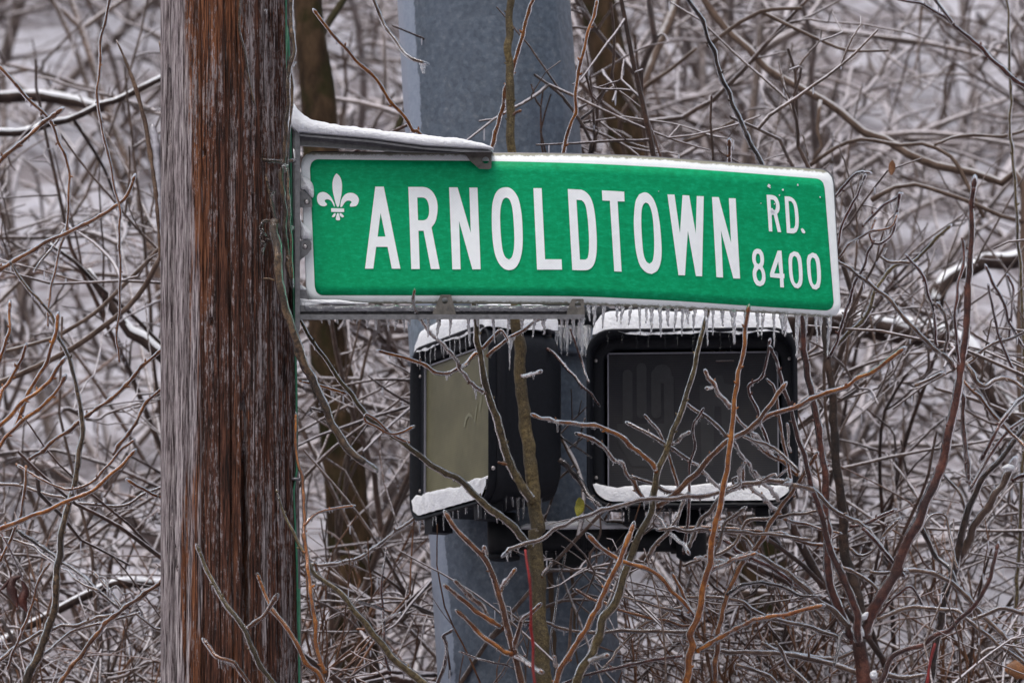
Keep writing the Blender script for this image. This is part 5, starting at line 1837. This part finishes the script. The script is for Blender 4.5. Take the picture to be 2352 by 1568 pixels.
leaf('stem_leaf', 'small hanging orange-brown leaf right of the sign, above an icicle', 'P:2050,368 2049,385 2047,402', 10.0, M['leaf3'], wid=.5)


# ------------------------------------------------------------------ trees and limbs behind
def limb(parent, s, w0, w1, Y0, Y1, m, name, seed, ground=False, k=14, amp=.08):
    pts = parse(s)
    n = len(pts)
    P = []
    for i, (x, y) in enumerate(pts):
        Y = Y0 + (Y1 - Y0) * i / (n - 1)
        p = at(x, y, Y)
        P.append([p.x, p.y, p.z, (w0 + (w1 - w0) * i / (n - 1)) * mpp(Y) / 2])
    if ground:
        p0, p1 = P[0], P[1]
        gz = hz(p0[0], p0[1])
        sl = (p0[0] - p1[0]) / max(.2, p1[2] - p0[2])
        P = [[p0[0] + sl * (p0[2] - gz), p0[1], gz - .2, p0[3] * 1.15]] + P
    Q = catmull(np.array(P), .03)
    rg = np.random.default_rng(seed)
    nn = len(Q)
    wob = np.zeros((nn, k))
    for i in range(nn):
        for j in range(k):
            a = 2 * math.pi * j / k
            wob[i, j] = 1 + amp * 2 * mnoise.noise(Vector((math.cos(a) * 1.3, math.sin(a) * 1.3, Q[i, 2] * 4 + Q[i, 0] * 4 + seed)))
    V, F = tube(Q[:, :3], Q[:, 3], k, True, wob)
    return local(link(name, mesh(name, V, F), parent, m), parent)


def snow_on(parent, s, w0, w1, Y0, Y1, seed):
    """snow lying along the upper side of a limb"""
    pts = parse(s)
    n = len(pts)
    P = []
    for i, (x, y) in enumerate(pts):
        Y = Y0 + (Y1 - Y0) * i / (n - 1)
        p = at(x, y, Y)
        P.append([p.x, p.y, p.z, (w0 + (w1 - w0) * i / (n - 1)) * mpp(Y) / 2])
    Q = catmull(np.array(P), .02)
    k = np.array([max(.12, .75 + 1.3 * mnoise.noise(Vector((q[0] * 3.1, seed, q[2] * 3.1)))) for q in Q])
    k = np.clip(k, .12, 1.0)
    C = Q[:, :3] + np.array([0, -0.1, 1.0])[None, :] * (Q[:, 3] * (.15 + .42 * k))[:, None]
    V, F = tube(C, Q[:, 3] * (.45 + .42 * k), 12, True, 1 + .06 * np.random.default_rng(seed).normal(size=(len(Q), 12)))
    return local(link('snow_load', mesh('snow_load', V, F), parent, M['snow']), parent)


def tree(label, x, Y):
    p = at(x, 1568, Y)
    return root('tree', (p.x, Y, hz(p.x, Y)), label, 'tree', 'trees on the bank behind')


t = tree('mossy brown tree trunk between the wooden pole and the metal pole', 820, 12.6)
limb(t, 'P:822,1568 790,1045 768,900 750,760 742,500 733,250 715,100 705,0 690,-150 680,-400', 104, 60, 12.6, 12.6, M['trunk'], 'trunk', 1, True)
limb(t, 'P:745,640 790,560 850,470 900,330 960,180', 30, 12, 12.6, 13.2, M['trunk'], 'limb', 2)
limb(t, 'P:715,120 750,60 800,-20 830,-100', 22, 12, 12.6, 13.2, M['trunk'], 'limb', 2)
t = tree('brown forked tree trunk behind the right signal, reappearing above the sign beside the metal pole', 1780, 13)
limb(t, 'P:1810,1568 1775,1400 1735,1240 1680,1050 1600,800 1530,600 1455,360 1415,200 1385,60 1365,-60 1340,-300', 125, 74, 13, 13, M['trunk'], 'trunk', 3, True)
limb(t, 'P:1450,360 1470,220 1500,130 1540,40 1570,-60', 30, 18, 13, 13.3, M['limb2'], 'limb', 4)
limb(t, 'P:1440,380 1425,280 1470,210 1540,160 1600,110', 14, 8, 12.9, 12.6, M['limb2'], 'limb', 4)
t = tree('slender olive trunk leaning across the upper right background', 1900, 12)
limb(t, 'P:2480,1000 P:2352,955 T2:2352,1300 2200,1260 2000,1190 1750,1140 1550,1060 1400,960 1250,910 1100,780 950,680 760,580 590,480 450,330 330,230 180,50 P:1590,-60', 20, 16, 11.8, 12.2, M['limb2'], 'trunk', 6)
limb(t, 'T2:950,690 930,900 960,1010 900,1100', 9, 7, 12, 12, M['limb2'], 'limb', 7)

LB = [
    ('fallen_limb', 'thick fallen limb loaded with snow, right of the sign near mid height', [('P:1780,748 1850,742 1940,738 2010,752 2080,765 2150,775 2200,790 2240,830 2275,890 2310,940 2352,985 2440,1040', 62, 46, 13.5, 13.3)]),
    ('curved_limb', 'dark curved limb with snow in the right background', [('P:2150,700 2158,665 2175,640 2200,628 2230,618 2260,600 2310,600 2352,590 2420,560', 34, 40, 13.8, 14)]),
    ('snowy_limb', 'dark limb with a snow edge slanting up behind the upper left of the wooden pole', [('P:-60,320 0,305 40,306 80,298 120,282 150,278 190,262 230,240 265,232 300,215 365,183 450,140', 17, 14, 12.2, 12.4), ('P:160,262 205,330 240,390 265,450 300,520', 9, 6, 12.3, 12.5)]),
    ('snowy_log', 'blurred pale log covered in snow at the upper left', [('P:-80,222 0,225 80,222 160,232 240,250', 34, 22, 15.5, 15.5)]),
    ('snowy_limb', 'dark snow-edged limb low on the left behind the knobbly shrub', [('P:-60,1500 0,1478 60,1440 110,1412 160,1385 210,1360 270,1338 365,1342 450,1345', 22, 20, 11.8, 12)]),
    ('snowy_limb', 'forked limb with snow in its crook, left of the wooden pole at mid height', [('P:200,620 240,680 275,730 300,765 330,780 380,825', 18, 30, 12, 12), ('P:110,560 170,600 230,660 300,720 360,780 420,830', 9, 9, 11.6, 11.8)]),
    ('grey_limb', 'straight grey-brown limb rising rightward behind the wooden pole on the left', [('M0:-80,1100 0,1065 250,960 500,830 700,690 880,550 1000,400 1070,270 P:380,570', 14, 12, 10.6, 10.4), ('M0:430,730 650,590 850,400 1000,250 1080,160 P:380,560', 10, 9, 10.6, 10.5), ('M0:0,860 200,810 400,750', 9, 9, 10.7, 10.6)]),
    ('arched_limb', 'grey iced limb arching across the background right of the sign', [('T2:870,1145 1050,1020 1230,960 1500,1000 1650,990 1850,1080 1950,1250 P:2260,500', 10, 9, 11.3, 11.2), ('T2:0,980 200,910 360,830', 8, 7, 11, 11), ('T2:170,320 400,150 540,80 700,60 820,60', 10, 9, 11, 10.9), ('T2:540,80 800,210 1000,300 1150,350 1420,350', 9, 6, 11, 10.9), ('T2:1300,1380 1460,1290 1600,1270 1800,1330 2000,1400 2200,1490 2352,1530', 11, 10, 11.2, 11.2), ('T2:2352,900 2200,940 2000,930 1850,950 1740,1000', 8, 7, 11.2, 11)]),
]
for nm, lab, parts in LB:
    p = at(*parse(parts[0][0])[0], parts[0][3])
    t = root(nm, p, lab, 'limb')
    for i, (s_, a, b, y0_, y1_) in enumerate(parts):
        if 'grey' not in nm and 'arched' not in nm:
            snow_on(t, s_, a, b, y0_, y1_, 30 + i)
        limb(t, s_, a, b, y0_, y1_, M['limb'] if 'grey' not in nm and 'arched' not in nm else M['limb2'], 'limb_section', 20 + i, False, 12)


# ------------------------------------------------------------------ thickets: grown in the round, rooted on the bank
def grow(rg, P0, D0, L, n, wander, droop):
    """m polylines of n points; P0,D0 (m,3), L (m)"""
    m = len(P0)
    P = np.zeros((m, n, 3))
    P[:, 0] = P0
    kinkp = (rg.uniform(size=(n, m)) < .22)
    D = D0 / (np.linalg.norm(D0, axis=1)[:, None] + 1e-9)
    bend = rg.normal(size=(m, 3)) * wander * .7
    for i in range(1, n):
        D = D + bend * .5 + rg.normal(size=(m, 3)) * wander * np.where(kinkp[i], 2.6, .45)[:, None]
        D[:, 2] -= droop
        D /= np.linalg.norm(D, axis=1)[:, None] + 1e-9
        P[:, i] = P[:, i - 1] + D * (L / (n - 1))[:, None]
    return P


def proto_shrub(seed, nst, H, lean, m, name, rscale=1.0, dens=1.0, fine=1.0, side=1.0):
    rg = np.random.default_rng(seed)
    t = root(name, (0, 0, 0), '', 'shrub')
    for s in range(nst):
        a = rg.uniform(0, 2 * math.pi)
        ln = rg.uniform(*lean)
        D0 = np.array([[math.cos(a) * ln, math.sin(a) * ln, 1.0]])
        L0 = np.array([H * rg.uniform(.7, 1.25)])
        A = grow(rg, np.array([[rg.normal() * .12, rg.normal() * .12, -.1]]), D0, L0, 30, .055, .022)
        rA = (np.linspace(.016, .0045, 30) * rscale * rg.uniform(.6, 1.15))[None, :]
        VV, FF, off = [], [], 0

        def put(P, Rr, k):
            nonlocal off
            V_, F_ = tubes(P, Rr, k)
            VV.append(V_)
            FF.append(F_ + off)
            off += len(V_)
        put(A, rA, 7)
        n1 = int(rg.integers(12, 17) * dens)
        idx = rg.integers(6, 29, n1)
        base = A[0, idx]
        tan = A[0, np.minimum(idx + 1, 29)] - A[0, idx - 1]
        tan /= np.linalg.norm(tan, axis=1)[:, None]
        rd = rg.normal(size=(n1, 3)) * np.array([1, 1, .45]) + np.array([0, 0, .15])
        D1 = tan * .55 + rd * .75
        L1 = H * rg.uniform(.18, .55, n1) * side
        B = grow(rg, base, D1, L1, 18, .075, .014)
        rB = np.linspace(.0068, .0028, 18)[None, :] * rg.uniform(.6, 1.2, n1)[:, None] * rscale
        put(B, rB, 6)
        n2 = int(n1 * 8 * dens)
        pi_ = rg.integers(0, n1, n2)
        ii = rg.integers(3, 17, n2)
        base = B[pi_, ii]
        tan = B[pi_, ii] - B[pi_, ii - 1]
        tan /= np.linalg.norm(tan, axis=1)[:, None]
        D2 = tan * .7 + rg.normal(size=(n2, 3)) * .6
        L2 = rg.uniform(.10, .55, n2) * H * .32
        Cc = grow(rg, base, D2, L2, 10, .10, .006)
        rC = np.linspace(.0034, .0018, 10)[None, :] * rg.uniform(.7, 1.25, n2)[:, None] * rscale
        put(Cc, rC, 5)
        n3 = int(n2 * 2.6 * fine)
        pi_ = rg.integers(0, n2, n3)
        ii = rg.integers(2, 9, n3)
        base = Cc[pi_, ii]
        D3 = (Cc[pi_, ii] - Cc[pi_, ii - 1])
        D3 /= np.linalg.norm(D3, axis=1)[:, None]
        D3 = D3 * .8 + rg.normal(size=(n3, 3)) * .6
        E = grow(rg, base, D3, rg.uniform(.03, .16, n3), 5, .18, .0)
        rE = np.linspace(.0021, .0014, 5)[None, :] * rg.uniform(.7, 1.3, n3)[:, None] * rscale
        put(E, rE, 4)
        # drops under the twigs
        nd = int(n2 * .9)
        pi_ = rg.integers(0, n2, nd)
        b_ = Cc[pi_, rg.integers(2, 10, nd)]
        Dp = b_[:, None, :] - np.array([0, 0, 1.0])[None, None, :] * (np.array([0, .5, .9, 1.0])[None, :, None] * rg.uniform(.008, .03, nd)[:, None, None])
        rD = np.array([1.2, 1.0, .8, .2])[None, :] * rg.uniform(.0012, .002, nd)[:, None]
        me = mesh('branch', np.concatenate(VV), np.concatenate(FF))
        link('branch', me, t, m)
        V_, F_ = tubes(Dp, rD, 4)
        me = mesh('ice_drops', V_, F_)
        oi = link('ice_drops', me, t.children[-1], M['dropice'])
        oi['kind'] = 'stuff'
    return t


M['dropice'] = simple('frozen_drops', (0.55, 0.55, 0.62), 0.15, 0, 0, 60, .1, .6)


def copy_tree(o, parent=None):
    c = o.copy()
    COL.objects.link(c)
    c.parent = parent
    for ch in list(o.children):
        copy_tree(ch, c)
    return c


PR = [proto_shrub(101, 5, 2.9, (.15, .9), M['far1'], 'iced_shrub', 1.15, 1.0, .35),
      proto_shrub(102, 5, 2.7, (.3, 1.1), M['far2'], 'iced_shrub', 1.15, 1.0, .35),
      proto_shrub(103, 4, 3.0, (.2, 1.2), M['far3'], 'iced_shrub', 1.25, 1.0, .35),
      proto_shrub(104, 5, 2.8, (.2, 1.3), M['far4'], 'frosted_shrub', 1.9, .8, .1),
      proto_shrub(105, 5, 2.8, (.2, 1.3), M['far1'], 'frosted_shrub', 1.7, .8, .1),
      proto_shrub(106, 6, 3.3, (.02, .22), M['far2'], 'upright_shrub', .85, 1.0, .5, .55),
      proto_shrub(107, 6, 3.2, (.02, .25), M['far1'], 'upright_shrub', .85, 1.0, .5, .55)]
used = set()
rs = random.Random(8)
spots = []
NEAR = [(-1.7, 11.6), (-1.25, 12.1), (-.95, 12.9), (-2.0, 12.8), (-1.5, 13.6), (-1.6, 11.9), (1.75, 11.9), (1.3, 12.0), (2.0, 12.4), (1.4, 13.1), (.75, 13.2), (-.35, 13.6), (1.0, 12.6), (2.1, 11.8)]
for (x, y) in [(1.0, 10.75), (1.3, 10.55), (.75, 10.9), (1.5, 10.9), (.45, 10.95), (1.2, 11.2), (-1.0, 10.6), (-1.3, 10.5), (-.75, 11.0), (-1.15, 11.1), (.95, 10.45), (1.25, 10.8), (1.6, 10.6), (.62, 10.6), (-1.45, 10.9)]:
    spots.append((x, y, 'u'))
for (x, y) in NEAR:
    spots.append((x, y, 'n'))
for y in (15.8, 18.4, 21.5, 25.2, 29):
    w = y * .13
    k = 4
    for i in range(k):
        spots.append((-w + 2 * w * (i + rs.uniform(.1, .9)) / k, y + rs.uniform(-.6, .6), 'f'))
for i, (x, y, kd) in enumerate(spots):
    q = rs.randrange(3) if kd == 'n' else 3 + rs.randrange(2) if kd == 'f' else 5 + i % 2
    if q in used:
        o = copy_tree(PR[q])
    else:
        o = PR[q]
        used.add(q)
    o.location = (x, y, hz(x, y) - .05)
    o.rotation_euler = (0, 0, rs.uniform(0, 6.28))
    s_ = rs.uniform(.85, 1.15) * (1.15 if kd == 'f' else 1.0 if kd == 'n' else .88)
    o.scale = (s_, s_, s_)
    side = 'left of the wooden pole' if x < -.8 else 'right of the signals' if x > .6 else 'behind the metal pole'
    if kd == 'u':
        o['label'] = 'upright bush of thin iced stems rising behind the tangle, ' + side
    elif kd == 'n':
        o['label'] = 'ice-coated leafless shrub in the thicket close behind, ' + side
    else:
        o['label'] = 'blurred frosted shrub on the snowy slope far behind, ' + side
    o['group'] = 'upright iced bushes beside the poles' if kd == 'u' else 'iced shrubs behind the poles' if kd == 'n' else 'frosted shrubs on the far slope'
for q in range(7):
    if q not in used:
        for c in list(PR[q].children_recursive):
            bpy.data.objects.remove(c)
        bpy.data.objects.remove(PR[q])
